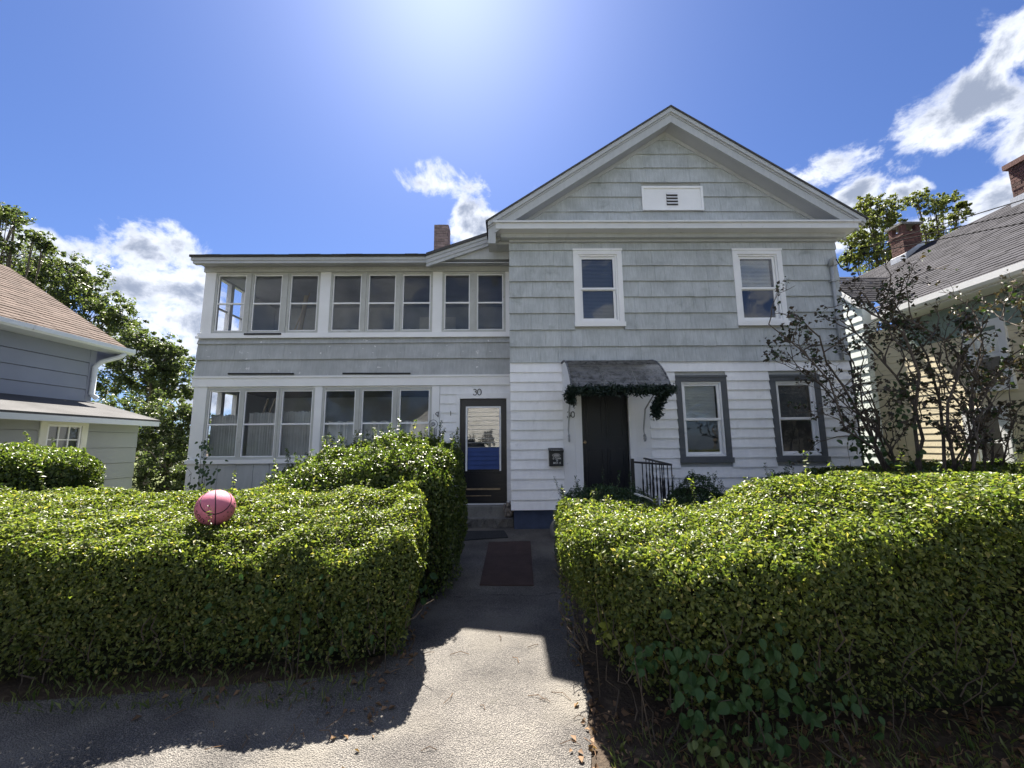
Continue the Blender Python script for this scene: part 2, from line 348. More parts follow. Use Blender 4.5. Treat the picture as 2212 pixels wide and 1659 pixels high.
# ------------------------------------------------------------------ the house
DM, DP = 7.65, 8.35
house = empty('house', (0, 9, 0), 'two storey grey and white gabled house with an enclosed two level porch wing, numbered 30', 'house')
XL, XR = .09, 6.42
G0, G1 = rect(1107, 1835, 779, 783, DM)[2:], None
ZB = (W(1107, 785, DM).z + W(1830, 780, DM).z) / 2     # grey shingles above, white clapboards below
def wall_holes(mb, x0, x1, z0, z1, y0, y1, holes):
    xs = sorted({x0, x1, *[h[0] for h in holes], *[h[1] for h in holes]}); zs = sorted({z0, z1, *[h[2] for h in holes], *[h[3] for h in holes]})
    for a, b in zip(xs[:-1], xs[1:]):
        for c, d in zip(zs[:-1], zs[1:]):
            xm, zm = (a + b) / 2, (c + d) / 2
            if any(h[0] < xm < h[1] and h[2] < zm < h[3] for h in holes): continue
            mb.poly([(a, y0, c), (b, y0, c), (b, y0, d), (a, y0, d)]); mb.poly([(a, y1, d), (b, y1, d), (b, y1, c), (a, y1, c)])
    for (a, b, c, d) in list(holes) + [(x0, x1, z0, z1)]:
        for p, q in (((a, c), (b, c)), ((b, c), (b, d)), ((b, d), (a, d)), ((a, d), (a, c))):
            mb.poly([(p[0], y0, p[1]), (q[0], y0, q[1]), (q[0], y1, q[1]), (p[0], y1, p[1])])
WIN = dict(ul=rect(1239.5, 1345, 541.5, 705.5, DM), ur=rect(1585.5, 1692.5, 541, 703.5, DM),
           ll=rect(1463, 1573.5, 813.6, 998, DM), lr=rect(1668, 1776.5, 812, 996, DM))
DOOR = (1.36, 2.22, .34, 2.55)
ins = lambda r, d: (r[0] + d, r[1] - d, r[2] + d, r[3] - d)
mb = MB(); wall_holes(mb, XL, XR, .33, 5.52, DM + .015, DM + .13, [ins(WIN[k], .06) for k in WIN] + [(DOOR[0], DOOR[1], .33, DOOR[3])])
mb.box(XL, XL + .12, DM + .14, 16, .33, 5.52).box(XR - .12, XR, DM + .14, 16, .33, 5.52).box(XL, XR, 15.9, 16, .33, 5.5)
mb.prism([(XL, DM + .015, 5.53), (XR, DM + .015, 5.53), (3.24, DM + .015, 7.8)], (0, .1, 0))
mb.build('wall', 'greytrim', house)
MB().box(XL + .02, XR - .02, DM + .02, 16, -.3, .329).build('foundation', 'bluefound', house)
# pieces of cladding: polygons (x, z) tilted out at the foot
def piece(name, poly, Y, foot, head, mat, z0, z1, kind=None):
    n = len(poly); V = []; f = []
    for x, z in poly:
        k = (z - z0) / (z1 - z0); V.append((x, Y - (foot + (head - foot) * k), z))
    for x, z in poly: V.append((x, Y + .004, z))
    f.append(tuple(range(n)))
    for i in range(n): j = (i + 1) % n; f.append((i, i + n, j + n, j))
    b = MB(); b.v = V; b.f = f; return b.build(name, mat, house)
def course(name, z0, z1, x0, x1, holes, Y, wid, foot, head, mat, gap=.0028, jit=.0035, clip=None, sag=0):
    spans = [(x0, x1)]
    for h in holes:
        if h[2] < z1 - .03 and h[3] > z0 + .03:
            ns = []
            for a, b in spans:
                if h[0] > a: ns.append((a, min(b, h[0])))
                if h[1] < b: ns.append((max(a, h[1]), b))
            spans = [(a, b) for a, b in ns if b - a > .02]
    for a, b in spans:
        x = a
        while x < b - .01:
            wd_ = random.uniform(*wid) if wid else b - a
            xe = min(b, x + wd_)
            if b - xe < wid[0] * .6 if wid else False: xe = b
            dz = random.uniform(-jit, jit)
            poly = [(x + gap / 2, z0 + dz), (xe - gap / 2, z0 + dz + random.uniform(-jit, jit) * .4), (xe - gap / 2, z1 + .012), (x + gap / 2, z1 + .012)]
            if clip: poly = clip(poly)
            if poly and len(poly) > 2:
                o = piece(name, poly, Y, foot + random.uniform(-.002, .003), head, mat, z0, z1)
            x = xe
wh = [WIN[k] for k in WIN]
vs = [505, 541.5, 575, 608, 642, 676.6, 712, 748, 782]
zs = [W(1450, v, DM).z for v in vs]
for i in range(len(zs) - 1):
    course('shingle', zs[i + 1], zs[i], XL - .035 + .004 * (i % 2), XR + .03, wh[:2], DM, (.19, .42), .044, .012, 'shingle')
# gable
AP = Vector((3.235, 7.25, 8.0)); RLt = Vector((-.335, 7.25, 5.62)); RRt = Vector((6.775, 7.25, 5.66))
sl = (AP.z - RLt.z) / (AP.x - RLt.x); sr = (AP.z - RRt.z) / (RRt.x - AP.x)
def gclip(poly):
    def half(poly, fn):
        out = []
        for i in range(len(poly)):
            p, q = poly[i], poly[(i + 1) % len(poly)]; a, b = fn(p), fn(q)
            if a >= 0: out.append(p)
            if a * b < 0: t = a / (a - b); out.append((p[0] + (q[0] - p[0]) * t, p[1] + (q[1] - p[1]) * t))
        return out
    top = AP.z - .14
    poly = half(poly, lambda p: top - sl * (AP.x - p[0]) - p[1])
    return half(poly, lambda p: top - sr * (p[0] - AP.x) - p[1]) if poly else poly
gv = [262, 305.5, 335, 365, 396, 427, 459, 486]; gzs = [W(1450, v, DM).z for v in gv]; gzs[0] = 7.86
vent_r = rect(1387, 1514, 410, 454, DM)
for i in range(len(gzs) - 1):
    course('shingle', gzs[i + 1], gzs[i], -.2, 6.7, [vent_r], DM, (.24, .55), .044, .012, 'shingle', clip=gclip)
# vent panel
vb = MB(); x0, x1, z0, z1 = vent_r
vb.box(x0, x1, DM - .04, DM - .002, z0, z1)
vp = vb.build('vent_panel', 'trim', house)
fr = MB()
for a in ((x0 - .02, x1 + .02, z1, z1 + .035), (x0 - .02, x1 + .02, z0 - .035, z0), (x0 - .02, x0 + .02, z0 + .001, z1 - .001), (x1 - .02, x1 + .02, z0 + .001, z1 - .001)): fr.box(a[0], a[1], DM - .07, DM - .0405, a[2], a[3])
fr.build('frame', 'trim', vp)
lx0, lx1, lz0, lz1 = rect(1438, 1462, 420, 446, DM)
MB().box(lx0, lx1, DM - .046, DM - .041, lz0, lz1).build('backing', 'room', vp)
for i in range(4):
    z = lz0 + (lz1 - lz0) * (i + .5) / 4; h = (lz1 - lz0) / 4 * .32
    MB().prism([(lx0, DM - .085, z - h), (lx1, DM - .085, z - h), (lx1, DM - .047, z + h), (lx0, DM - .047, z + h)], (0, 0, .008)).build('louver', 'trim', vp)
# clapboards
def casing_rect(r, d=.0): return (r[0] - d, r[1] + d, r[2] - d, r[3] + d)
SUR = (1.02, 2.62, .3, 3.0)                              # flat boards and pilasters round the front door
cz = [ZB - .004]; pitch = (ZB - .345) / 15.
for i in range(15): cz.append(cz[-1] - pitch)
holesC = [WIN['ll'], WIN['lr'], SUR]
for i in range(15):
    course('clapboard', cz[i + 1], cz[i], XL - .03 + random.uniform(-.006, .006), XR + .025, holesC, DM, (1.6, 3.2), .038, .010, 'clap', gap=.003, jit=.003)
# rakes, soffits, cornice, roof
def rake(a, b, y0, y1, dtop, dbot, name, mat):
    m = MB(); m.prism([(a.x, y0, a.z - dtop), (b.x, y0, b.z - dtop), (b.x, y0, b.z - dbot), (a.x, y0, a.z - dbot)], (0, y1 - y0, 0)); return m.build(name, mat, house)
for T, s in ((RLt, sl), (RRt, sr)):
    d = Vector(((T.x - AP.x), 0, T.z - AP.z)); end = Vector((T.x + math.copysign(.04, d.x), 0, T.z - .04 * s))
    rake(AP, end, 7.225, 16.2, -.022, .012, 'roof', 'feltroof')
    rake(AP, T, 7.245, 7.30, .014, .10, 'rake_molding', 'greytrim')
    rake(AP, T, 7.275, 7.33, .101, .135, 'rake_molding', 'soffit')
    T2 = Vector((T.x * .97 + AP.x * .03, 0, T.z * .97 + AP.z * .03))
    rake(AP, T2, 7.29, 7.335, .136, .30, 'rake_board', 'greytrim')
    rake(AP, T2, 7.336, 7.70, .19, .26, 'soffit', 'soffit')
    rake(AP, T2, 7.60, 7.645, .261, .34, 'bed_molding', 'greytrim')
MB().box(-.19, 6.64, 7.27, 7.66, 5.475, 5.585).build('cornice', 'agedtrim', house)
MB().box(-.235, 6.685, 7.235, 7.66, 5.586, 5.62).build('cornice_shelf', 'agedtrim', house)
MB().box(-.10, 6.54, 7.46, 7.62, 5.40, 5.474).box(XL - .03, XR + .03, 7.56, 7.645, 5.36, 5.399).build('frieze', 'greytrim', house)
MB().prism([(6.42, 7.662, 5.36), (6.70, 7.662, 5.50), (6.74, 7.662, 5.62), (6.42, 7.662, 5.62)], (0, 8.5, 0)).build('eave', 'greytrim', house)
MB().box(-.30, .085, 7.662, 16.1, 5.36, 5.62).build('eave', 'greytrim', house)
MB().box(-.33, -.192, 7.30, 7.66, 5.20, 5.585).build('eave_return', 'greytrim', house)
# double-hung windows
def frame_boxes(m, r, t, y0, y1, b=None):
    x0, x1, z0, z1 = r; b = t if b is None else b
    m.box(x0, x1, y0, y1, z1 - t, z1); m.box(x0, x1, y0, y1, z0, z0 + b)
    m.box(x0, x0 + t, y0, y1, z0 + b + .0005, z1 - t - .0005); m.box(x1 - t, x1, y0, y1, z0 + b + .0005, z1 - t - .0005)
def slats(r, y, mat, parent, name='blind', pitch=.028):
    m = MB(); x0, x1, z0, z1 = r; z = z0
    while z < z1:
        m.poly([(x0, y, z), (x1, y, z), (x1, y + .012, z + pitch * .96), (x0, y + .012, z + pitch * .96)]); z += pitch
    return m.build(name, mat, parent, kind='stuff')
def dh_window(r, outer, tw, top_blind, bot_blind, label, sill=True, y=DM):
    m = MB(); frame_boxes(m, r, tw, y - .045, y + .05)
    if sill: m.box(r[0] - .015, r[1] + .015, y - .075, y - .046, r[2] - .012, r[2] + tw * .8); m.box(r[0] - .01, r[1] + .01, y - .06, y - .0455, r[3] - .02, r[3] + .02)
    wn = m.build('window', outer, house, label=label)
    q = ins(r, tw); fm = MB(); frame_boxes(fm, ins(r, tw + .001), .03, y - .02, y + .07); fm.build('window_frame', 'vinyl', wn)
    i = ins(q, .032); zm = i[2] + (i[3] - i[2]) * .49
    up = (i[0], i[1], zm - .015, i[3]); lo = (i[0], i[1], i[2], zm + .02)
    a = MB(); frame_boxes(a, up, .042, y + .012, y + .04); a.build('sash', 'vinyl', wn)
    b = MB(); frame_boxes(b, (lo[0] + .001, lo[1] - .001, lo[2], lo[3]), .046, y + .042, y + .07); b.build('sash', 'vinyl', wn)
    u = ins(up, .041); l = ins(lo, .045)
    MB().poly([(u[0], y + .026, u[2]), (u[1], y + .026, u[2]), (u[1], y + .026, u[3]), (u[0], y + .026, u[3])]).build('pane', 'glass', wn)
    MB().poly([(l[0], y + .056, l[2]), (l[1], y + .056, l[2]), (l[1], y + .056, l[3]), (l[0], y + .056, l[3])]).build('pane', 'glass', wn)
    if top_blind: slats(u, y + .10, top_blind, wn)
    if bot_blind: slats(l, y + .11, bot_blind, wn)
    x0, x1, z0, z1 = r; rb = MB()                       # the room behind
    rb.poly([(x0 - .8, y + 2.4, z0 - .6), (x1 + .8, y + 2.4, z0 - .6), (x1 + .8, y + 2.4, z1 + .5), (x0 - .8, y + 2.4, z1 + .5)])
    rb.poly([(x0 - .8, y + .14, z0 - .6), (x1 + .8, y + .14, z0 - .6), (x1 + .8, y + 2.4, z0 - .6), (x0 - .8, y + 2.4, z0 - .6)])
    rb.poly([(x0 - .8, y + .14, z1 + .5), (x1 + .8, y + .14, z1 + .5), (x1 + .8, y + 2.4, z1 + .5), (x0 - .8, y + 2.4, z1 + .5)])
    rb.poly([(x0 - .8, y + .14, z0 - .6), (x0 - .8, y + 2.4, z0 - .6), (x0 - .8, y + 2.4, z1 + .5), (x0 - .8, y + .14, z1 + .5)])
    rb.poly([(x1 + .8, y + .14, z0 - .6), (x1 + .8, y + 2.4, z0 - .6), (x1 + .8, y + 2.4, z1 + .5), (x1 + .8, y + .14, z1 + .5)])
    rb.build('room', 'room', wn)
    return wn
dh_window(WIN['ul'], 'trim', .095, 'blinddark', 'blinddark', 'upper left sash window with white trim and dark panes')
dh_window(WIN['ur'], 'trim', .095, 'blind', None, 'upper right sash window with white trim and a lowered white blind')
dh_window(WIN['ll'], 'darktrim', .10, 'blind', None, 'lower left sash window with charcoal trim and a half blind')
dh_window(WIN['lr'], 'darktrim', .10, 'blinddark', None, 'lower right sash window with charcoal trim beside the bare shrub')
# front door and its surround
m = MB(); m.box(SUR[0], 1.235, DM - .028, DM + .01, .34, 2.98).box(2.335, SUR[1], DM - .028, DM + .01, .34, 2.98).box(1.2355, 2.3345, DM - .028, DM + .01, 2.66, 2.98)
m.build('door_surround', 'trim', house)
m = MB(); m.box(1.235, 1.36, DM - .06, DM + .12, .34, 2.66).box(2.22, 2.335, DM - .06, DM + .12, .34, 2.66).box(1.361, 2.219, DM - .06, DM + .12, 2.55, 2.66)
m.build('door_frame', 'trim', house)
dm = MB(); dy = DM + .05
dm.box(1.362, 2.218, dy, dy + .045, .36, 2.548)
fd = dm.build('door', 'black', house, label='black four panel front door under the curved awning')
def panel(x0, x1, z0, z1, y, t=.05):
    p = MB(); frame_boxes(p, (x0, x1, z0, z1), .022, y - .014, y - .0005); ix0, ix1, iz0, iz1 = ins((x0, x1, z0, z1), t)
    p.prism([(ix0, y - .010, iz0), (ix1, y - .010, iz0), (ix1, y - .010, iz1), (ix0, y - .010, iz1)], (0, .0095, 0)); return p
for (a, b, c, d) in ((1.44, 1.755, 1.62, 2.42), (1.825, 2.14, 1.62, 2.42), (1.44, 1.755, .68, 1.40), (1.825, 2.14, .68, 1.40)):
    panel(a, b, c, d, dy).build('door_panel', 'black', fd)
MB().box(1.40, 2.18, dy - .02, dy - .001, .60, .625).build('rail', 'gold', fd)
MB().ellipsoid((1.415, dy - .05, 1.52), (.03, .03, .03)).tube([(1.415, dy - .04, 1.52), (1.415, dy, 1.52)], .012).build('knob', 'gold', fd, smooth=True)
MB().box(1.05, 2.6, 6.5, DM - .035, -.15, .33).build('door_landing', 'concrete', house)
MB().box(1.05, 1.9, 6.15, 6.499, -.15, .16).build('step', 'concrete', house)

# ---------------- porch wing
PL, PR = W(432, 740, DP).x, .085
U = lambda u, v: W(u, v, DP)
zx = lambda zx_, zy_: (396 + zx_ * .3255, 468 + zy_ * .3255)      # porch close-up to 2212-px units
def zr(x0, x1, y0, y1):
    a, b = zx(x0, y0), zx(x1, y1); return rect(a[0], b[0], a[1], b[1], DP)
up_w = [zr(x0, x1, 372, 772) for x0, x1 in ((208, 425), (447, 665), (692, 906), (975, 1194), (1212, 1423), (1440, 1655), (1718, 1916), (1935, 2138))]
lo_w = [zr(x0, x1, 1137, 1607) for x0, x1 in ((143, 380), (380, 628), (630, 866), (915, 1152), (1165, 1402), (1415, 1648))]
zt = sum(r[3] for r in up_w) / 8; zb = sum(r[2] for r in up_w) / 8; up_w = [(a, b, zb, zt) for a, b, c, d in up_w]
zt = sum(r[3] for r in lo_w) / 6; zb = sum(r[2] for r in lo_w) / 6; lo_w = [(a, b, zb, zt) for a, b, c, d in lo_w]
PD = (-.945, -.012, .36, 2.41)
mb = MB(); wall_holes(mb, PL, PR, -.2, 5.2, DP + .01, DP + .09, up_w + lo_w + [(PD[0], PD[1], PD[2], PD[3])])
mb.build('wall', 'trim', house, label='front wall of the porch wing')
pw = MB()                                                 # left end wall with its window openings
YA, YBk = DP + .091, 10.75
pw.box(PL, PL + .1, YA, YBk, -.2, lo_w[0][2]).box(PL, PL + .1, YA, YBk, lo_w[0][3], up_w[0][2]).box(PL, PL + .1, YA, YBk, up_w[0][3], 5.2)
for yy, yz in ((YA, YA + .22), (9.0, 9.1), (9.5, YBk)):
    pw.box(PL, PL + .1, yy, yz, lo_w[0][2], lo_w[0][3]).box(PL, PL + .1, yy, yz, up_w[0][2], up_w[0][3])
pw.box(PL + .03, PL + .06, YA + .23, 9.49, 1.93, 1.97).box(PL + .03, PL + .06, YA + .23, 9.49, 4.42, 4.46)
pw.build('wall', 'trim', house, label='left end wall of the porch wing')
bk = MB()
x = PL + .1
pb = MB().box(PL, PR, YBk, YBk + .1, -.2, 5.2).build('back_wall', 'inside', house)
while x < PR - .05:
    wd_ = random.uniform(.3, .36); MB().box(x + .006, min(x + wd_ - .006, PR), YBk - .02, YBk - .001, 2.82, 4.55).build('board', 'inside', pb); x += wd_
MB().box(PL + .11, PR - .03, YBk - .02, YBk - .001, 4.56, 5.11).build('board', 'inside', pb)
dr = MB().box(-2.3, -1.35, YBk - .05, YBk - .021, 2.8, 4.85); dr.build('inner_door', 'curtain', pb)
MB().box(PL + .1, PR, DP + .1, YBk - .06, 5.12, 5.16).build('porch_ceiling', 'inside', house)
MB().box(PL + .1, PR, DP + .1, YBk - .06, 2.72, 2.80).build('upper_floor', 'insidefloor', house)
MB().box(PL + .1, PR, DP + .1, YBk - .06, .26, .34).build('lower_floor', 'insidefloor', house)
MB().box(PR - .02, PR, DP + .1, YBk - .06, .35, 5.1).build('inner_wall', 'inside', house)
# inner partition with a leaning pole upstairs and sticks downstairs
def leaning(p, q, r, label, mat='wood'):
    return MB().tube([p, q], r).build('pole', mat, label=label, cat='pole', group='poles leaning inside the porch')
leaning((-5.75, 8.9, .35), (-5.15, 9.0, 2.5), .018, 'left one of two pale poles leaning inside the lower porch window')
leaning((-5.55, 8.8, .35), (-4.92, 8.85, 2.5), .018, 'right one of two pale poles leaning inside the lower porch window')
leaning((-5.1, 9.0, 2.81), (-4.55, 9.3, 5.0), .014, 'thin pole leaning inside the upper porch window')
leaning((-4.78, 9.1, 2.81), (-4.72, 9.5, 5.0), .05, 'thick pale post standing inside the upper porch windows')
# porch storm windows
def storm(r, mid, label):
    m = MB(); frame_boxes(m, r, .045, DP - .02, DP + .06, .05); wn = m.build('window', 'sash', house, label=label)
    i = ins(r, .0455); a = MB(); frame_boxes(a, i, .022, DP - .004, DP + .03); a.build('sash', 'trim', wn)
    MB().box(i[0] + .022, i[1] - .022, DP - .008, DP + .03, mid - .016, mid + .016).build('meeting_rail', 'trim', wn)
    j = ins(i, .021)
    for (c, d, yy) in ((mid + .015, j[3], DP + .012), (j[2], mid - .015, DP + .018)):
        MB().poly([(j[0], yy, c), (j[1], yy, c), (j[1], yy, d), (j[0], yy, d)]).build('pane', 'porchglass', wn)
    return wn
zmU, zmL = U(700, 655.5).z, U(560, 916.5).z
for r in up_w: storm(r, zmU, None)
for r in lo_w: storm(r, zmL, None)
for a, b in ((0, 1), (1, 2), (3, 4), (4, 5), (6, 7)):
    MB().box(up_w[a][1] + .001, up_w[b][0] - .001, DP - .035, DP + .009, up_w[0][2], up_w[0][3]).build('mullion', 'sash', house)
for a, b in ((0, 1), (1, 2), (3, 4), (4, 5)):
    if lo_w[b][0] - lo_w[a][1] > .006: MB().box(lo_w[a][1] + .001, lo_w[b][0] - .001, DP - .035, DP + .009, lo_w[0][2], lo_w[0][3]).build('mullion', 'sash', house)
MB().box(up_w[1][0] - .04, up_w[1][1] + .03, DP - .075, DP - .0405, up_w[0][2] - .045, up_w[0][2] - .01).build('sill_tray', 'iron', house)
# trim bands
zs1 = U(700, 719).z; zs2 = U(700, 730).z
MB().box(PL - .03, PR, DP - .055, DP + .008, zs2, up_w[0][2] - .002).build('window_sill', 'trim', house)
MB().box(PL - .05, PR, DP - .08, DP - .0555, zs2 - .012, zs2 + .028).build('window_sill', 'trim', house)
for x0, x1 in ((PL, up_w[0][0]), (up_w[2][1], up_w[3][0]), (up_w[5][1], up_w[6][0]), (up_w[7][1], PR)):
    MB().box(x0 + .001, x1 - .001, DP - .03, DP + .009, up_w[0][2], up_w[0][3] + .001).build('post', 'trim', house)
MB().box(PL - .02, PR, DP - .06, DP + .009, up_w[0][3] + .002, U(700, 578).z).build('frieze', 'greytrim', house)
zc = [zs2 - .014, U(700, 742.5).z, U(700, 776.5).z, U(700, 812).z]
for i in range(3):
    course('shingle', zc[i + 1], zc[i], PL - .03, PR - .01, [], DP, (.34, .62) if i else (.5, 1.1), .046, .012, 'porchshingle', jit=.004)
zb1 = U(700, 813).z; zb2 = U(700, 834.5).z
MB().box(PL - .045, PR - .02, DP - .05, DP + .009, zb2, zb1).build('band_board', 'trim', house)
MB().box(PL - .06, PR - .02, DP - .07, DP - .0505, zb1 - .03, zb1 + .006).build('band_board', 'trim', house)
for x0, x1 in ((PL, lo_w[0][0]), (lo_w[2][1], lo_w[3][0]), (lo_w[5][1], zr(1650, 1700, 1137, 1600)[1])):
    MB().box(x0 + .001, x1 - .001, DP - .03, DP + .009, .2, zb2 - .001).build('post', 'trim', house)
xq = lo_w[5][1] + .001
MB().box(PL - .02, xq, DP - .07, DP - .031, U(560, 1001).z, lo_w[0][2] - .001).build('window_sill', 'trim', house)
x = lo_w[0][0]
while x < xq - .05:
    wd_ = random.uniform(.30, .36); MB().box(x + .004, min(x + wd_ - .004, xq), DP - .022, DP + .008, .1, U(560, 1002).z).build('board', 'greytrim', house); x += wd_
# sliver of clapboards left of the porch door, header board above it
xa = zr(1650, 1702, 1137, 1600)[1]; z = zb2
for k in range(14):
    z1 = z; z -= .185
    if k == 0: course('clapboard', z, z1, xa, PR - .02, [], DP, (2, 3), .03, .01, 'clap', gap=.002, jit=.002)
    elif z > .3: course('clapboard', z, z1, xa, PD[0] - .075, [], DP, (2, 3), .03, .01, 'clap', gap=.002, jit=.002)
MB().box(PD[0] - .075, PR - .02, DP - .04, DP + .009, PD[3] + .11, zb2 - .19).build('header_board', 'trim', house) if zb2 - .19 > PD[3] + .13 else None
m = MB(); m.box(PD[0] - .075, PD[0], DP - .05, DP + .01, .34, PD[3] + .1).box(PD[1], PR - .01, DP - .05, DP + .01, .34, PD[3] + .1).box(PD[0] + .001, PD[1] - .001, DP - .05, DP + .01, PD[3], PD[3] + .1)
m.build('door_frame', 'trim', house)
# porch door with jalousie glass
gx0, gx1 = U(1009, 950).x, U(1079, 950).x; gz1 = U(1045, 881).z; gz0 = U(1045, 1014).z; gzm = U(1045, 974).z
m = MB(); wall_holes(m, PD[0] + .003, PD[1] - .003, .365, PD[3] - .003, DP + .02, DP + .065, [(gx0, gx1, gz0, gz1)])
pd = m.build('door', 'black', house, label='black porch door with louvred glass and a blue lower section')
m = MB()
for a in ((gx0 - .03, gx0 + .004, gz0 - .03, gz1 + .03), (gx1 - .004, gx1 + .03, gz0 - .03, gz1 + .03)): m.box(a[0], a[1], DP, DP + .019, a[2], a[3])
m.box(gx0 + .0045, gx1 - .0045, DP, DP + .019, gz1, gz1 + .03); m.build('glazing_frame', 'trim', pd)
nl = 14; hh = (gz1 - gz0) / nl
for i in range(nl):
    a = gz0 + i * hh; blue = a < gzm - .01
    b = MB().prism([(gx0 + .006, DP + .024, a), (gx1 - .006, DP + .024, a), (gx1 - .006, DP + .034, a + hh * .97), (gx0 + .006, DP + .034, a + hh * .97)], (0, .004, 0)) if blue else \
        MB().poly([(gx0 + .006, DP + .028, a), (gx1 - .006, DP + .028, a), (gx1 - .006, DP + .0275, a + hh * .97), (gx0 + .006, DP + .0275, a + hh * .97)])
    b.build('louver', 'bluecloth' if blue else 'sky_glass', pd)
    if not blue: MB().box(gx0 + .006, gx1 - .006, DP + .02, DP + .0235, a - .004, a + .004).build('louver_edge', 'sash', pd)
MB().box(gx0, gx1, DP + .0905, DP + .10, gz0, gz1).build('backing', 'room', pd)
panel(gx0 - .02, gx1 + .02, U(1045, 1056).z, gz0 - .04, DP + .02, .03).build('door_panel', 'black', pd)
zg = U(1045, 1056).z
MB().box(gx0 - .01, gx1 + .01, DP - .004, DP + .005, zg - .02, zg + .012).build('ledge', 'gold', pd)
MB().box(PD[0] + .02, PD[0] + .62, DP + .01, DP + .0195, .50, .512).build('ledge', 'gold', pd)
MB().ellipsoid((PD[0] + .06, DP - .01, 1.25), (.018, .03, .018)).build('knob', 'lead', pd, smooth=True)
MB().box(-1.08, .07, 8.02, DP - .05, .16, .345).build('step', 'concrete', house, label='upper concrete step at the porch door')
st = MB(); n = 14
top = [(-1.2 + 1.3 * i / n, 7.80 + .03 * mnoise.noise((i * .9, 1, 2)), .165 + .006 * mnoise.noise((i, 4, 2))) for i in range(n + 1)]
for i in range(n):
    a, b = top[i], top[i + 1]; e = .05 * mnoise.noise((i * 1.3, 7, 1)); e2 = .05 * mnoise.noise(((i + 1) * 1.3, 7, 1))
    st.poly([a, b, (b[0], 8.34, .165), (a[0], 8.34, .165)])
    st.poly([(a[0], a[1] + .03 + e, .07), (b[0], b[1] + .03 + e2, .07), b, a]); st.poly([(a[0], a[1] + .07 + e2, -.1), (b[0], b[1] + .07 + e, -.1), (b[0], b[1] + .03 + e2, .07), (a[0], a[1] + .03 + e, .07)])
st.poly([top[n], (.1, 8.34, .165), (.1, 8.34, -.1), (.1, 7.85, -.1)])
st.build('step', 'stone', house, label='rough granite lower step at the porch door')
# curtains in the lower porch windows
def curtain(x0, x1, z0, z1, y):
    m = MB(); n = 60; p = []
    for i in range(n + 1):
        x = x0 + (x1 - x0) * i / n; p.append((x, y + .035 * math.sin(i * 1.35 + 2 * mnoise.noise((i * .2, z0, 0))) + .02 * mnoise.noise((i * .5, 3, z1))))
    for i in range(n): m.poly([(p[i][0], p[i][1], z0), (p[i + 1][0], p[i + 1][1], z0), (p[i + 1][0], p[i + 1][1] * .0 + p[i + 1][1], z1 + .015 * math.sin(i + 1)), (p[i][0], p[i][1], z1 + .015 * math.sin(i))])
    return m.build('curtain', 'curtain', house, smooth=True)
curtain(lo_w[0][0], lo_w[0][1] - .05, lo_w[0][2], zmL + .2, DP + .17)
curtain(lo_w[1][0] + .05, lo_w[1][1], lo_w[0][2], zmL + .24, DP + .17)
curtain(lo_w[2][0], lo_w[2][1], lo_w[0][2], zmL + .26, DP + .17)
curtain(lo_w[3][0], lo_w[5][1], lo_w[0][2], zmL + .05, DP + .17)
# porch eave and low roof
ye = DP - .42
ze0 = W(700, 553.5, ye).z; xe0, xe1 = W(413, 552, ye).x, W(928, 552, ye).x
prf = MB()
prf.prism([(xe0 - .02, ye - .03, ze0 - .012), (xe1 + .1, ye - .03, ze0 - .012), (xe1 + .1, 11.6, ze0 + .42), (xe0 - .02, 11.6, ze0 + .42)], (0, 0, .035))
prf.build('roof', 'feltroof', house, label='low sloped roof of the porch wing')
tb = MB(); x = xe0
while x < xe1:
    wd_ = random.uniform(.2, .34); tb.box(x, x + wd_ - .006, ye - .05 - random.uniform(0, .01), ye + .1, ze0 + .012 + random.uniform(-.004, .004), ze0 + .022 + random.uniform(-.003, .006)); x += wd_
tb.build('shingle_edge', 'feltroof', house)
MB().box(xe0, xe1 + .02, ye, ye + .05, ze0 - .075, ze0 - .0125).build('fascia', 'greytrim', house)
MB().box(xe0 + .03, xe1 + .02, ye + .02, ye + .12, ze0 - .13, ze0 - .0755).build('fascia', 'soffit', house)
MB().prism([(xe0 + .12, ye + .05, ze0 - .13), (PR, ye + .05, ze0 - .13), (PR, DP - .02, U(700, 578).z + .001), (PL - .02, DP - .02, U(700, 578).z + .001)], (0, 0, .02)).build('soffit', 'soffit', house)
# rising rake where the porch meets the gabled block
ra, rb_ = W(921, 566, ye), W(1058, 520, ye)
for (dz0, dz1, y0, y1, nm, mt) in ((.11, .17, ye - .06, 12., 'roof', 'feltroof'), (.05, .109, ye - .035, ye + .05, 'rake_molding', 'greytrim'), (-.03, .049, ye - .02, ye + .06, 'rake_board', 'soffit'), (-.10, -.031, ye - .005, ye + .06, 'rake_board', 'greytrim')):
    MB().prism([(ra.x, y0, ra.z + dz0), (rb_.x, y0, rb_.z + dz0), (rb_.x, y0, rb_.z + dz1), (ra.x, y0, ra.z + dz1)], (0, y1 - y0, 0)).build(nm, mt, house)
MB().prism([(ra.x + .03, ye + .061, U(1000, 578).z + .02), (PR, ye + .061, U(1000, 578).z + .02), (PR, ye + .061, rb_.z + .1), (rb_.x, ye + .061, rb_.z + .04), (ra.x + .03, ye + .061, ra.z + .04)], (0, .33, 0)).build('wall', 'greytrim', house, label='triangular wall under the rising rake')
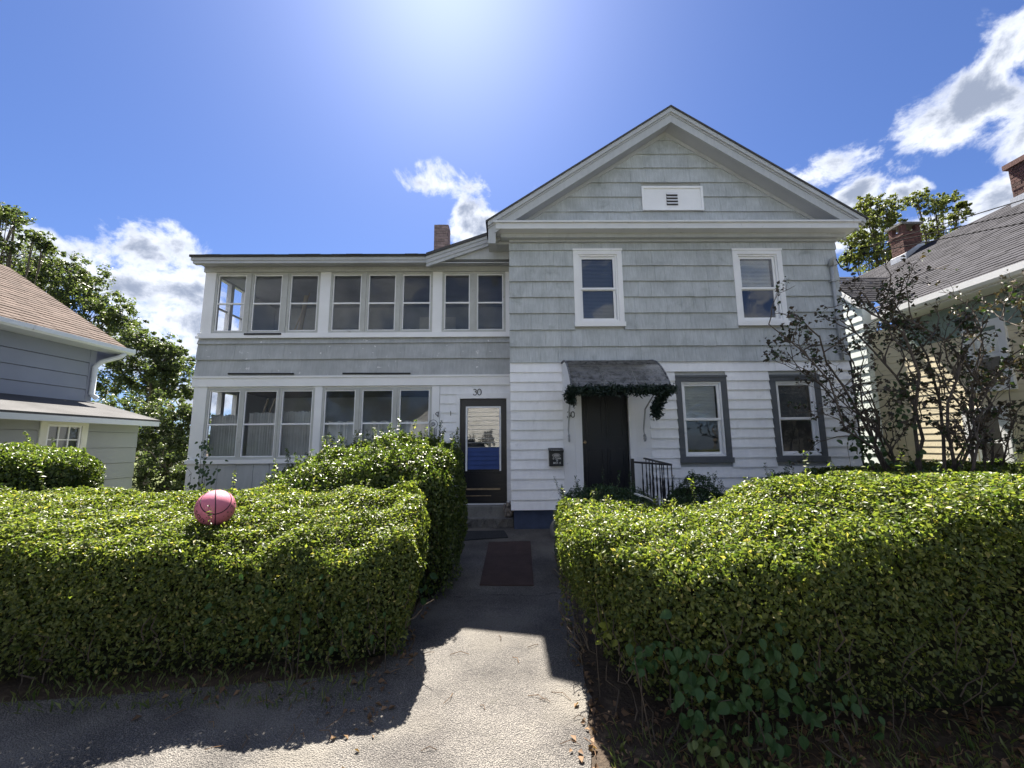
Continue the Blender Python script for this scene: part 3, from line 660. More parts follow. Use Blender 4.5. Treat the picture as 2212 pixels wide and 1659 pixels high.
# chimney behind the porch roof
def chimney(parent, x0, x1, y0, y1, z0, z1, bw, bh, mat, face=('f', 'r'), name='chimney', cap=None, label=None):
    m = MB().box(x0 + .008, x1 - .008, y0 + .008, y1 - .008, z0, z1); ch = m.build(name, 'mortar', parent, label=label)
    z = z0; row = 0
    while z < z1 - .01:
        h = min(bh, z1 - z)
        for sd_ in face:
            a, b = (x0, x1) if sd_ == 'f' else (y0 + .01, y1 - .01)
            p = a - (bw / 2 if row % 2 else 0)
            while p < b - .01:
                q0, q1 = max(p, a), min(p + bw, b)
                if q1 - q0 > .03:
                    e = random.uniform(-.004, .004)
                    if sd_ == 'f': MB().box(q0 + .006, q1 - .006, y0 - .004 + e, y0 + .02, z + .006, z + h - .006).build('brick', mat, ch)
                    elif sd_ == 'r': MB().box(x1 - .02, x1 + .004 + e, q0 + .006, q1 - .006, z + .006, z + h - .006).build('brick', mat, ch)
                    else: MB().box(x0 - .004 + e, x0 + .02, q0 + .006, q1 - .006, z + .006, z + h - .006).build('brick', mat, ch)
                p += bw
        z += h; row += 1
    return ch
c0, c1 = W(937, 520, 10.6), W(970.5, 520, 10.6)
chimney(house, c0.x, c1.x - .03, 10.6, 11.0, 5.2, W(950, 485, 10.6).z, .2, .075, 'greybrick', label='weathered brick chimney above the porch roof')
# strips across the porch shingles
for (x0, x1, y_) in ((310, 742, 1047), (1065, 1512, 1045)):
    a, b = zx(x0, y_), zx(x1, y_); p, q = U(*a), U(*b)
    o = MB().prism([(p.x, DP - .075, p.z - .012), (q.x, DP - .075, q.z - .012), (q.x, DP - .045, q.z - .012), (p.x, DP - .045, p.z - .012)], (0, 0, .03)).build('black_strip', 'iron', label=('left' if x0 < 500 else 'right') + ' one of two black strips across the foot of the porch shingles', cat='strip', group='black strips on the porch shingles')

# ------------------------------------------------------------------ things fixed to the house
# numerals drawn as bent rods
def digits(cx, cz_, h, y, label, tw=.012):
    e = empty('house_number', (cx, y, cz_ - h / 2), label, 'house number')
    w3 = h * .30
    pts = []
    for k in range(9): a = R(150 - k * 240 / 8); pts.append((cx - h * .36 + w3 * .75 * math.cos(a), y, cz_ + h * .25 + h * .22 * math.sin(a)))
    for k in range(10): a = R(90 - k * 250 / 9); pts.append((cx - h * .36 + w3 * .9 * math.cos(a), y, cz_ - h * .22 + h * .28 * math.sin(a)))
    MB().tube(pts, tw, 6).build('numeral', 'ink', e)
    pts = [(cx + h * .36 + w3 * math.cos(R(a)), y, cz_ + h * .48 * math.sin(R(a))) for a in range(0, 361, 20)]
    MB().tube(pts, tw, 6).build('numeral', 'ink', e)
p = U(1031, 847.5); digits(p.x, p.z, .125, DP - .05, 'dark numerals 30 above the black porch door', .009)
p = W(1237, 895.5, DM - .03); digits(1.162, p.z, .108, DM - .038, 'dark numerals 30 beside the awning rod at the front door', .008)
# awning
aw = empty('awning', (1.7, 7.0, 2.4), 'mildewed curved metal awning over the black front door', 'awning')
AX0, AX1 = W(1213, 790, DM).x, W(1392, 790, DM).x; AZ1 = W(1300, 785, DM).z; yF = DM - 1.18; AZ0 = W(1343, 834, yF).z
prof = []
for k in range(13):
    a = k / 12; prof.append((DM - .03 - 1.15 * a ** .92, AZ0 + (AZ1 - AZ0) * (1 - a ** 2.4)))
prof[0] = (DM - .03, AZ1)
for s_ in range(3):
    xa_, xb_ = AX0 + (AX1 - AX0) * s_ / 3, AX0 + (AX1 - AX0) * (s_ + 1) / 3; m = MB()
    for k in range(len(prof) - 1):
        (y0, z0), (y1, z1) = prof[k], prof[k + 1]; ns = 4
        for j in range(ns):
            t0, t1 = j / ns, (j + 1) / ns + .04; A = (y0 + (y1 - y0) * t0, z0 + (z1 - z0) * t0); B = (y0 + (y1 - y0) * t1, z0 + (z1 - z0) * t1)
            m.prism([(xa_ + .004, A[0], A[1] - .004), (xb_ - .004, A[0], A[1] - .004), (xb_ - .004, B[0] - .004, B[1] + .008), (xa_ + .004, B[0] - .004, B[1] + .008)], (0, .004, -.006))
    m.build('awning_panel', 'awn', aw)
for xx in (AX0 - .012, AX1 - .002):
    MB().tube([(xx + .006, a, b + .004) for a, b in prof], .016, 6).build('rib', 'awn', aw)
mm = MB().poly([(AX0 + .004, a, b - .02) for a, b in prof] + [(AX0 + .004, DM - .03, AZ0 + .0)]); mm.build('side_panel', 'trim', aw)
MB().box(AX0 - .03, AX1 + .05, yF - .02, yF + .02, AZ0 - .03, AZ0 + .005).build('front_rail', 'awn', aw)
for xx, sgn, nm in ((W(1226, 920, DM).x, -1, 0), (W(1396, 920, DM - .25).x, 1, 1)):
    pts = [(xx, DM - .06, 1.52)]
    for k in range(12): a = R(-90 - k * 35) ; pts.insert(0, (xx, DM - .14 + .07 * math.cos(a) * (1 - k * .04), 1.60 + .07 * math.sin(a) * (1 - k * .04)))
    pts = pts[:-1] + [(xx, DM - .10, 1.75), (xx, DM - .25, 2.1), (xx + .02 * sgn, DM - .8, AZ0 - .02)]
    MB().tube(pts, .014, 6).build('bracket', 'wrought', aw)
# garland of artificial pine
gp = [(AX0 + .02, yF + .1, AZ0 - .24), (AX0 - .035, yF + .06, AZ0 - .14), (AX0 - .01, yF, AZ0 - .04)]
for k in range(1, 13): gp.append((AX0 + (AX1 - AX0 + .03) * k / 12, yF - .03, AZ0 - .055 - .02 * abs(math.sin(k * 1.3))))
def along(pts, n):
    P = np.array(pts, float); d = np.r_[0, np.cumsum(np.linalg.norm(np.diff(P, axis=0), axis=1))]; t = rng.uniform(0, d[-1], n)
    return np.stack([np.interp(t, d, P[:, i]) for i in range(3)], 1)
g2 = [(AX1 - .05, yF + .0, AZ0 - .06), (AX1 - .15, yF + .06, AZ0 - .2), (AX1 - .21, yF + .12, AZ0 - .34), (AX1 - .2, yF + .14, AZ0 - .46)]
P = np.r_[along(gp, 5000), along(g2, 1900)] + rng.normal(0, .027, (6900, 3)) * (1 + .5 * rng.random((6900, 1)))
ga = np_mesh('garland', leaf_verts(P, rng.normal(0, 1, (6900, 3)), .07, .022, .1), 4, 'pine', faces=LF, kind=None, label='dark artificial pine garland draped along the awning edge', cat='garland')
# mailbox
mx0, mx1, mz0, mz1 = rect(1186, 1216.5, 968, 1007, DM - .12)
mbx = empty('mailbox', ((mx0 + mx1) / 2, DM - .09, mz0), 'black wall mailbox with white lettering beside the front door', 'mailbox')
yb, yf = DM - .035, DM - .15
MB().box(mx0, mx1, yf, yb, mz0, mz1 - .045).build('box', 'blackbox', mbx)
MB().prism([(mx0 - .006, yf - .01, mz1 - .075), (mx0 - .006, yf - .012, mz1 - .045), (mx0 - .006, yb, mz1 + .004), (mx0 - .006, yb, mz1 - .044), (mx0 - .006, yf - .001, mz1 - .044)], (mx1 - mx0 + .012, 0, 0)).build('lid', 'blackbox', mbx)
def text_mesh(txt, size, ext=.0):
    cu = bpy.data.curves.new('lettering', 'FONT'); cu.body = txt; cu.size = size; cu.align_x = 'CENTER'; cu.extrude = ext
    ob = bpy.data.objects.new('lettering_source', cu); COL.objects.link(ob); bpy.context.view_layer.update()
    me = bpy.data.meshes.new_from_object(ob.evaluated_get(bpy.context.evaluated_depsgraph_get())); bpy.data.objects.remove(ob); return me
def text(txt, size, loc, mat, parent, sx=1.):
    me = text_mesh(txt, size, .0006); me.transform(Matrix.Rotation(PI / 2, 4, 'X') @ Matrix.Diagonal((sx, 1, 1, 1)))
    me.materials.clear(); me.materials.append(M[mat]); return link('lettering', me, parent, loc)
mc = (mx0 + mx1) / 2; H = mz1 - mz0
for s_, f_ in (('R PARERA', .80), ('G CLARK', .385), ('30', .265), ('BECK 10', .135)):
    text(s_, .044, (mc + (.01 if s_ != 'R PARERA' else -.005), yf - .0015, mz0 + H * f_), 'whiteink', mbx, .82)
def ellipse_ring(cx, cz_, a, b, t, y):
    m = MB(); n = 32
    for i in range(n):
        q, r2 = 2 * PI * i / n, 2 * PI * (i + 1) / n
        pt = lambda an, k: (cx + (a - k) * math.cos(an), y, cz_ + (b - k) * math.sin(an))
        m.prism([pt(q, 0), pt(r2, 0), pt(r2, t), pt(q, t)], (0, .002, 0))
    return m
er = ellipse_ring(mc, mz0 + H * .60, .072, .034, .010, yf - .003); er.prism([(mc + .05 * math.cos(2 * PI * i / 24), yf - .003, mz0 + H * .60 + .02 * math.sin(2 * PI * i / 24)) for i in range(24)], (0, .002, 0)); er.build('emblem', 'greyink', mbx)
# railing
rl = empty('stair_railing', (2.25, 6.7, .33), 'black wrought iron railing beside the front door landing', 'railing')
p0 = W(1366, 998, 6.45); p1 = W(1450, 1004, 6.45); p2 = W(1391, 990, DM - .06)
MB().box(p0.x - .022, p0.x + .022, 6.43, 6.475, -.1, p0.z + .05).build('post', 'iron', rl)
MB().tube([p0, p1], .017, 6).tube([p0 - Vector((0, 0, .75)), p1 - Vector((0, 0, .75))], .012, 6).build('rail', 'iron', rl)
MB().tube([p1, p2], .017, 6).tube([p1 - Vector((0, 0, .75)), p2 - Vector((0, 0, .75))], .012, 6).build('rail', 'iron', rl)
def baluster(p):
    m = MB(); n = 14; L = .82
    pts = [(p.x, p.y, p.z - L + L * i / n) for i in range(n + 1)]; k0 = len(m.v)
    for i, q in enumerate(pts):
        a = i * .55 if 4 < i < 11 else 0; r_ = .009 * (1.7 if 4 < i < 10 else 1)
        for j in range(4): an = PI / 4 + a + j * PI / 2; m.v.append((q[0] + r_ * math.cos(an), q[1] + r_ * math.sin(an), q[2]))
    for i in range(n):
        for j in range(4): a = k0 + i * 4 + j; b = k0 + i * 4 + (j + 1) % 4; m.f.append((a, b, b + 4, a + 4))
    m.build('baluster', 'iron', rl)
for i in range(1, 5): baluster(p0.lerp(p1, i / 4))
for i in range(1, 8): baluster(p1.lerp(p2, i / 7.6))
# wind chime on its bracket
wc = empty('wind_chime', (U(938, 895).x, DP - .1, U(938, 940).z), 'round dark wind chime on a bracket left of the porch door', 'wind chime')
q = U(945, 895); b = MB().tube([(q.x + .02, DP - .03, q.z - .06), (q.x + .02, DP - .03, q.z + .05)], .010).tube([(q.x + .02, DP - .03, q.z + .04), (q.x + .0, DP - .08, q.z + .035), (q.x - .02, DP - .12, q.z + .0)], .007).tube([(q.x + .02, DP - .03, q.z - .05), (q.x - .02, DP - .12, q.z)], .007)
b.build('bracket', 'iron', wc)
q = U(938, 917); b = MB(); b.tube([(q.x + .085 * math.cos(R(a)), DP - .12, q.z + .085 * math.sin(R(a))) for a in range(0, 361, 20)], .005)
for a in range(0, 360, 60): b.tube([(q.x + .05 * math.cos(R(a + k * 45)) * (.3 + .2 * k), DP - .12, q.z + .05 * math.sin(R(a + k * 45)) * (.3 + .2 * k)) for k in range(4)], .004, 4)
b.tube([(q.x, DP - .12, q.z + .085), (q.x, DP - .12, U(938, 896).z)], .002, 4); b.build('ring', 'iron', wc)
for i in range(5): MB().tube([(q.x - .06 + .03 * i, DP - .12, q.z - .085), (q.x - .06 + .03 * i, DP - .12, q.z - .11), (q.x - .06 + .03 * i, DP - .12, q.z - .24 - .02 * (i % 2))], .007, 6).build('chime_tube', 'iron', wc)
q = U(974, 893); MB().tube([(q.x, DP - .04, q.z + .045), (q.x + .004, DP - .055, q.z), (q.x, DP - .04, q.z - .045)], .006).build('wall_hook', 'iron', label='tiny dark hook on the white boards left of the porch door', cat='hook')
# figurine on the step
fg = empty('figurine', (W(1099, 1100, 7.92).x, 7.95, .166), 'small weathered animal figurine at the right end of the stone step', 'figurine')
fx = W(1099, 1100, 7.92).x; b = MB(); b.ellipsoid((fx, 7.95, .21), (.085, .08, .05)).ellipsoid((fx, 7.95, .29), (.075, .065, .085)).ellipsoid((fx - .01, 7.93, .385), (.05, .05, .05)).ellipsoid((fx - .04, 7.93, .43), (.014, .012, .03)).ellipsoid((fx + .025, 7.93, .43), (.014, .012, .03)).ellipsoid((fx - .01, 7.885, .375), (.022, .025, .018))
b.build('body', 'figure', fg, smooth=True)
MB().ellipsoid((fx + .075, 7.97, .34), (.03, .02, .09)).build('wing', 'figure', fg, smooth=True); MB().ellipsoid((fx - .08, 7.97, .33), (.025, .02, .08)).build('wing', 'figure', fg, smooth=True)
for dx in (-.05, .04): MB().ellipsoid((fx + dx, 7.9, .24), (.022, .03, .05)).build('paw', 'figure', fg, smooth=True)
# mats
def floor_mat(pts, t, mat, name, label):
    m = MB(); n = 8; a, b, c, d = [Vector(p) for p in pts]
    V = [[a.lerp(b, i / n).lerp(d.lerp(c, i / n), j / n) for i in range(n + 1)] for j in range(n + 1)]
    P = [[Vector((q.x, q.y, gz(q.y) + .010 + t + .004 * mnoise.noise((q.x * 4, q.y * 4, 1)))) for q in r_] for r_ in V]
    for j in range(n):
        for i in range(n): m.poly([P[j + 1][i], P[j + 1][i + 1], P[j][i + 1], P[j][i]])
    edge = [P[0][i] for i in range(n)] + [P[j][n] for j in range(n)] + [P[n][n - i] for i in range(n)] + [P[n - j][0] for j in range(n)]
    for i in range(len(edge)): p_, q_ = edge[i], edge[(i + 1) % len(edge)]; m.poly([p_, q_, q_ - Vector((0, 0, t)), p_ - Vector((0, 0, t))])
    return m.build(name, mat, label=label, cat='mat')
def GS(u, v):
    d = ray(u, v); lo_, hi_ = .5, 12.
    for _ in range(50):
        y = (lo_ + hi_) / 2; t = y / d.y
        if CAMZ + d.z * t > gz(y): lo_ = y
        else: hi_ = y
    return (d.x * t, y, gz(y))
floor_mat([GS(991, 1150), GS(1089, 1149), GS(1098, 1163), GS(996, 1170)], .016, 'mat', 'doormat', 'small black doormat on the asphalt before the stone step')
floor_mat([GS(1056, 1173), GS(1146, 1172), GS(1153, 1268), GS(1036, 1267)], .012, 'redmat', 'runner_mat', 'long dark maroon carpet runner lying on the path')
# rounded stone at the foot of the foundation
b = MB(); q = GS(1208, 1160)
b.ellipsoid((q[0] + .06, q[1], .08), (.22, .26, .22), 16, 10); b.build('round_stone', 'concrete', label='pale rounded stone beside the blue foundation', cat='stone', smooth=True)
# garden light behind the low hedge
q = W(1390, 1090, 4.3); gl = empty('garden_light', (q.x, 4.3, .4), 'pale curved cap garden light poking up behind the low clipped hedge', 'garden light')
b = MB(); n = 10
for i in range(n):
    a0, a1 = -.9 + 1.8 * i / n, -.9 + 1.8 * (i + 1) / n
    pt = lambda a: (q.x + .02 + .105 * math.sin(a) , q.z + .05 + .05 * (math.cos(a) - .6) - .05 * math.sin(a))
    A, B_ = pt(a0), pt(a1); b.prism([(A[0], 4.2, A[1]), (B_[0], 4.2, B_[1]), (B_[0], 4.2, B_[1] + .012), (A[0], 4.2, A[1] + .012)], (0, .2, 0))
b.build('cap', 'lightcap', gl)
MB().tube([(q.x - .02, 4.3, .3), (q.x - .01, 4.3, q.z - .08), (q.x + .03, 4.3, q.z)], .045, 10).build('stem', 'galv', gl, smooth=True)
# service mast and cables on the right of the gable
ms = empty('service_mast', (W(1795, 600, DM).x, DM - .05, W(1805, 690, DM).z), 'grey electrical conduit with weatherhead at the right corner of the house', 'conduit')
a, b_ = W(1794, 572, DM - .06), W(1806, 692, DM - .06)
MB().tube([(a.x, DM - .07, a.z), (a.x, DM - .07, b_.z), (a.x, DM - .07, 3.0)], .028, 8).build('pipe', 'galv', ms, smooth=True)
MB().tube([(a.x, DM - .07, a.z - .03), (a.x - .01, DM - .1, a.z + .08), (a.x + .02, DM - .18, a.z + .1)], .05, 8, .03).build('weatherhead', 'galv', ms, smooth=True)
for k in range(3): MB().box(a.x - .045, a.x + .045, DM - .105, DM - .036, a.z - .35 - .7 * k, a.z - .31 - .7 * k).build('strap', 'galv', ms)
ends = [(W(1838, 536, 7.5), .0), (W(1826, 549, 7.5), 0), (W(1866, 548, 7.4), 0)]
for e, _ in ends:
    MB().tube([(a.x + .02, DM - .17, a.z + .09), (a.x + .08, DM - .2, a.z - .12), (a.x + .2, DM - .2, a.z - .2), (e.x, e.y, e.z - .12), e], .009, 5).build('lead', 'cable', ms)
    MB().ellipsoid(e, (.03, .03, .035), 8, 6).build('connector', 'cable', ms, smooth=True)
pole_top = Vector((10.2, -9.5, 0))
def wire(p, via, end, label):
    pts = []; p = Vector(p); via = Vector(via); end = Vector(end)
    for i in range(25):
        t = i / 24; pts.append((1 - t) ** 2 * p + 2 * t * (1 - t) * via + t * t * end)
    MB().tube(pts, .0085, 5).build('cable', 'cable', label=label, cat='cable', group='overhead service cables')
A = W(2212, 402, 5.6); B2 = W(2212, 442, 5.6); C2 = W(2212, 472, 5.6)
def ext(p, a, yend): t = (yend - p.y) / (a.y - p.y); return p + (a - p) * t
pA = W(1858, 537, 7.5)
wire(pA, pA.lerp(ext(pA, A, -9.5), .42) - Vector((0, 0, .9)), ext(pA, A, -9.5), 'topmost of the overhead cables running to the right over the grey roof')
pB = W(1858, 538, 7.5); wire(pB, pB.lerp(ext(pB, B2, -9.5), .42) - Vector((0, 0, .5)), ext(pB, B2, -9.5), 'middle one of the overhead cables running to the right over the grey roof')
pC = W(1866, 549, 7.4); wire(pC, pC.lerp(ext(pC, C2, -9.5), .42) - Vector((0, 0, .3)), ext(pC, C2, -9.5), 'lowest of the overhead cables running to the right over the grey roof')

# ------------------------------------------------------------------ roofs of tabs
def tab_roof(name, e0, e1, up, n, tabw, mat, parent, thick=.012, clip=None):
    """e0->e1 eave line, up vector to the ridge, n courses of tabs"""
    e0, e1, up = Vector(e0), Vector(e1), Vector(up); L = (e1 - e0).length; d = (e1 - e0) / L; nrm = d.cross(up).normalized()
    if nrm.z < 0: nrm = -nrm
    m = MB(); st_ = up / n
    for i in range(n):
        p = -random.uniform(0, tabw)
        while p < L:
            wd_ = tabw * random.uniform(.7, 1.3); a, b = max(p, 0), min(p + wd_ - .006, L)
            if b > a + .01:
                A = e0 + d * a + st_ * i - st_ * .04; B_ = e0 + d * b + st_ * i - st_ * .04; C_ = B_ + st_ * 1.1; D_ = A + st_ * 1.1; t = nrm * (thick * random.uniform(.8, 1.4))
                if not clip or clip((A + C_) / 2):
                    k = len(m.v); m.v += [tuple(x) for x in (A + t, B_ + t, C_ + nrm * .002, D_ + nrm * .002, A - nrm * .01, B_ - nrm * .01)]
                    m.f += [(k, k + 1, k + 2, k + 3), (k + 4, k + 5, k + 1, k)]
            p += wd_
    A, B_ = e0, e1; m.prism([A - nrm * .03, B_ - nrm * .03, B_ + up - nrm * .03, A + up - nrm * .03], nrm * .02) if not clip else None
    return m.build(name, mat, parent)

# ------------------------------------------------------------------ house on the left
lh = empty('neighbour_house', (-12, 4, 0), 'blue grey house with a brown shingle roof at the left edge', 'house')
LX = -9.9; LXl = -8.72
z0_ = 2.5
m = MB().box(-16, LX - .03, -3, 9.95, z0_ - 2.9, 3.9); m.build('wall', 'bluewall', lh)
zz = 2.53
while zz < 3.92:
    b = MB().box(LX - .03, LX + .012, -3, 9.93, zz + .01, min(zz + .315, 3.95)); b.v = [(x + (.014 if (z < zz + .05 and x > LX) else 0), y, z) for x, y, z in b.v]; b.build('siding_board', 'bluewall', lh); zz += .318
MB().box(LX + .013, LX + .025, 9.80, 9.95, 2.5, 3.9).build('corner_trim', 'bluewall', lh)
MB().box(-16, LXl - .03, -3, 9.98, -.6, 2.2).build('wall', 'greywall', lh, label='grey wall of the lower lean-to')
zz = -.2
WY0, WY1 = WX(82, 930, LXl).y, WX(186, 930, LXl).y; WZ1 = WX(130, 903, LXl).z; WZ0 = WZ1 - .85
while zz < 2.1:
    z1 = min(zz + .338, 2.1)
    for ya, yb2 in (((-3, WY0), (WY1, 9.98)) if zz < WZ1 - .05 else ((-3, 9.98),)):
        b = MB().box(LXl - .03, LXl + .012, ya, yb2, zz + .008, z1); b.v = [(x + (.014 if (z < zz + .05 and x > LXl) else 0), y, z) for x, y, z in b.v]; b.build('siding_board', 'greywall', lh)
    zz += .338
# lean-to roof
m = MB().prism([(LXl + .36, -3, 2.10), (LX, -3, 2.53), (LX, -3, 2.58), (LXl + .36, -3, 2.14)], (0, 13.15, 0)); m.build('roof', 'feltroof', lh, label='low grey lean-to roof')
MB().box(LXl + .335, LXl + .36, -3, 10.14, 1.99, 2.099).build('fascia', 'gutter', lh); MB().box(LXl + .02, LXl + .334, -3, 10.12, 2.0, 2.02).build('soffit', 'gutter', lh)
# window
wn = MB(); wn.box(LXl - .02, LXl + .045, WY0 - .0, WY0 + .12, WZ0, WZ1).box(LXl - .02, LXl + .045, WY1 - .12, WY1, WZ0, WZ1).box(LXl - .02, LXl + .045, WY0 + .121, WY1 - .121, WZ1 - .13, WZ1).box(LXl - .02, LXl + .045, WY0 + .121, WY1 - .121, WZ0, WZ0 + .1)
wo = wn.build('window', surf('cream_trim', (.70, .70, .62), .6, bump=(60., .1)), lh)
ws = MB().box(LXl - .005, LXl + .03, WY0 + .122, WY0 + .16, WZ0 + .101, WZ1 - .131).box(LXl - .005, LXl + .03, WY1 - .16, WY1 - .122, WZ0 + .101, WZ1 - .131).box(LXl - .005, LXl + .03, WY0 + .161, WY1 - .161, WZ1 - .17, WZ1 - .131)
for k in (1, 2): yy = WY0 + .16 + (WY1 - WY0 - .32) * k / 3; ws.box(LXl - .003, LXl + .02, yy - .012, yy + .012, WZ0 + .101, WZ1 - .171)
ws.box(LXl - .003, LXl + .018, WY0 + .161, WY1 - .161, WZ0 + .42, WZ0 + .44).build('sash', 'vinyl', wo)
MB().poly([(LXl + .001, WY0 + .15, WZ0 + .1), (LXl + .001, WY1 - .15, WZ0 + .1), (LXl + .001, WY1 - .15, WZ1 - .14), (LXl + .001, WY0 + .15, WZ1 - .14)]).build('pane', 'sky_glass', wo)
tab_roof('roof', (LX + .42, -3, 3.92), (LX + .42, 10.35, 3.92), (-3.35, 0, 2.2), 26, .30, 'brownroof', lh, .014)
m = MB(); m.prism([(LX + .52, -3, 3.84), (LX + .52, -3, 3.93), (LX + .40, -3, 3.93), (LX + .40, -3, 3.80), (LX + .48, -3, 3.80)], (0, 13.42, 0)); m.box(LX + .02, LX + .399, -3, 10.3, 3.80, 3.83); m.build('gutter', 'gutter', lh)
MB().tube([(LX + .46, 10.2, 3.80), (LX + .40, 10.15, 3.70), (LX + .10, 10.0, 3.55), (LX + .07, 9.9, 3.40), (LX + .07, 9.9, 2.75), (LX + .16, 9.95, 2.66)], .055, 8).build('downspout', 'gutter', lh, smooth=True)
MB().prism([(LX - .02, 9.96, 3.5), (LX + .40, 10.32, 3.8), (-13.2, 10.32, 6.1), (-16, 10.32, 3.9), (-16, 9.96, 3.5)], (0, .03, 0)).build('gable_wall', 'bluewall', lh)

# ------------------------------------------------------------------ house on the right
rh = empty('neighbour_house', (11, 6, 0), 'yellow house with a long grey shingle roof and brick chimneys on the right', 'house')
RX = 8.42
MB().box(RX + .03, 14, -1, 12.6, -.3, 3.98).build('wall', 'yellow', rh)
def wy(u, v): return WX(u, v, RX).y
RW = [(wy(2165, 760), wy(2105, 760), 2.45, 3.45), (wy(2172, 960), wy(2110, 960), 1.0, 1.95)]
zz = .1
while zz < 3.36:
    for ya, yb2 in [(-1, 12.6)]:
        segs = [(ya, yb2)]
        for r in RW:
            if r[2] < zz + .12 and r[3] > zz: segs = [s for a, b in segs for s in ((a, min(b, r[0])), (max(a, r[1]), b)) if s[1] - s[0] > .05]
        for a, b in segs:
            q = MB().box(RX, RX + .029, a, b, zz + .004, zz + .128); q.v = [(x - (.006 if (z < zz + .05 and x < RX + .01) else 0), y, z) for x, y, z in q.v]; q.build('clapboard', 'yellow', rh)
    zz += .128
MB().box(RX - .02, RX + .03, -1, 8.6, 3.40, 3.98).build('frieze', 'green', rh)
for r in RW:
    f = MB(); f.box(RX - .05, RX + .02, r[0] - .13, r[0] - .001, r[2] - .12, r[3] + .12).box(RX - .05, RX + .02, r[1] + .001, r[1] + .13, r[2] - .12, r[3] + .12).box(RX - .05, RX + .02, r[0], r[1], r[3], r[3] + .12).box(RX - .05, RX + .02, r[0], r[1], r[2] - .12, r[2])
    zc_ = (r[2] + r[3]) / 2; wo = f.build('window', 'vinyl', rh); MB().box(RX - .01, RX + .02, r[0], r[1], zc_ - .03, zc_ + .03).build('meeting_rail', 'vinyl', wo)
    MB().poly([(RX + .01, r[0], r[2]), (RX + .01, r[1], r[2]), (RX + .01, r[1], r[3]), (RX + .01, r[0], r[3])]).build('pane', 'sky_glass', wo)
ev = Vector((8.0, -1, 4.17)); upv = Vector((3.22, 0, 2.52))
tab_roof('roof', ev, (8.0, 12.9, 4.17), upv, 34, .28, 'roof', rh, .012, clip=lambda p: p.x > 10.05 or p.y < 8.62 + (p.x - 8.0) * .83)
MB().prism([(8.02, -1, 4.13), (11.2, -1, 6.62), (11.2, -1, 6.60), (8.02, -1, 4.11)], (0, 9.5, 0)).prism([(10.0, 8.51, 5.66), (11.2, 8.51, 6.60), (11.2, 8.51, 6.58), (10.0, 8.51, 5.64)], (0, 4.4, 0)).build('roof_deck', 'roof', rh)
MB().prism([(11.22, -1, 6.69), (14.5, -1, 4.1), (14.5, -1, 4.0), (11.22, -1, 6.6)], (0, 13.9, 0)).build('roof', 'roof', rh, label='far slope of the grey roof')
g = MB(); g.prism([(7.86, -1, 4.08), (7.86, -1, 4.19), (7.99, -1, 4.19), (7.99, -1, 4.03), (7.90, -1, 4.03)], (0, 9.6, 0)); g.box(8.0, RX - .02, -1, 8.55, 4.0, 4.03); g.build('gutter', 'vinyl', rh)
# side wing with the steep ridge
wx0, yr, zr_ = 8.3, 10.3, 5.75
tab_roof('roof', (wx0 - .08, yr - 1.05, zr_ - 1.03), (10.3, yr - 1.05, zr_ - 1.03), (0, 1.05, 1.03), 14, .28, 'roof', rh, .012, clip=lambda p: p.z + .02 > 4.17 + (p.x - 8.0) * .783)
MB().prism([(wx0, yr - 1.0, zr_ - 1.06), (wx0, yr, zr_ - .06), (wx0, yr + 1.2, zr_ - 1.2), (wx0, yr + 1.2, 3.9), (wx0, yr - 1.0, 3.9)], (.3, 0, 0)).build('gable_wall', 'whitegreen', rh)
MB().box(wx0 - .0, wx0 + .3, yr - 1.0, yr + 1.2, -.2, 3.89).build('wing_wall', 'whitegreen', rh)
zz = 1.0; k = 0
while zz < 5.6:
    lim = min(1.0, (zr_ - .1 - zz) / .98) if zz > 4.6 else 1.0
    if lim > .1: MB().prism([(wx0 - .018, yr - lim, zz), (wx0 - .018, yr + 1.1 * lim, zz), (wx0 - .004, yr + 1.1 * lim - .0, zz + .2), (wx0 - .004, yr - lim + (.2 if zz > 4.4 else 0), zz + .2)], (.003, 0, 0)).build('siding_board', 'whitegreen', rh)
    zz += .205
MB().prism([(wx0 - .1, yr - 1.08, zr_ - 1.10), (wx0 - .1, yr, zr_ - .05), (wx0 - .1, yr, zr_ - .16), (wx0 - .1, yr - 1.04, zr_ - 1.2)], (.09, 0, 0)).build('rake_board', 'vinyl', rh)
def at_ridge(u, v, x): return WX(u, v, x)
a1 = at_ridge(1945, 560, 11.1); b1 = at_ridge(1990, 540, 11.1)
yc = at_ridge(1966, 550, 11.1).y
ch = chimney(rh, 10.78, 11.28, yc - .2, yc + .2, 5.9, at_ridge(1966, 502, 11.1).z, .2, .072, 'brick', ('f', 'l'), label='brick chimney with a covered top on the far end of the roof ridge')
zt_ = at_ridge(1966, 502, 11.1).z
for (a, b, c, d) in ((10.78, 10.9, yc - .2, yc - .1), (11.16, 11.28, yc - .2, yc - .1), (10.78, 10.9, yc + .1, yc + .2), (11.16, 11.28, yc + .1, yc + .2)): MB().box(a, b, c, d, zt_ + .001, zt_ + .17).build('cap_pier', 'brick', ch)
MB().box(10.73, 11.33, yc - .25, yc + .25, zt_ + .171, zt_ + .23).build('cap_slab', 'stone', ch)
MB().box(10.76, 11.30, yc - .22, yc + .22, zt_ - .13, zt_ - .07).build('band', 'brick', ch)
MB().prism([(10.75, yc - .23, 6.0), (11.31, yc - .23, 6.0), (11.31, yc - .23, 6.86), (10.75, yc - .23, 6.5)], (0, .46, 0)).build('flashing', 'lead', ch)
y2 = at_ridge(2212, 440, 11.2).y
ch = chimney(rh, 10.95, 11.5, y2 - .62, y2 - .02, 6.3, at_ridge(2200, 362, 11.1).z, .2, .072, 'brick', ('f', 'l'), label='tall brick chimney at the right edge of the picture')
z2 = at_ridge(2200, 362, 11.1).z
MB().box(10.9, 11.55, y2 - .67, y2 + .03, z2, z2 + .11).build('cap_slab', 'brick', ch)
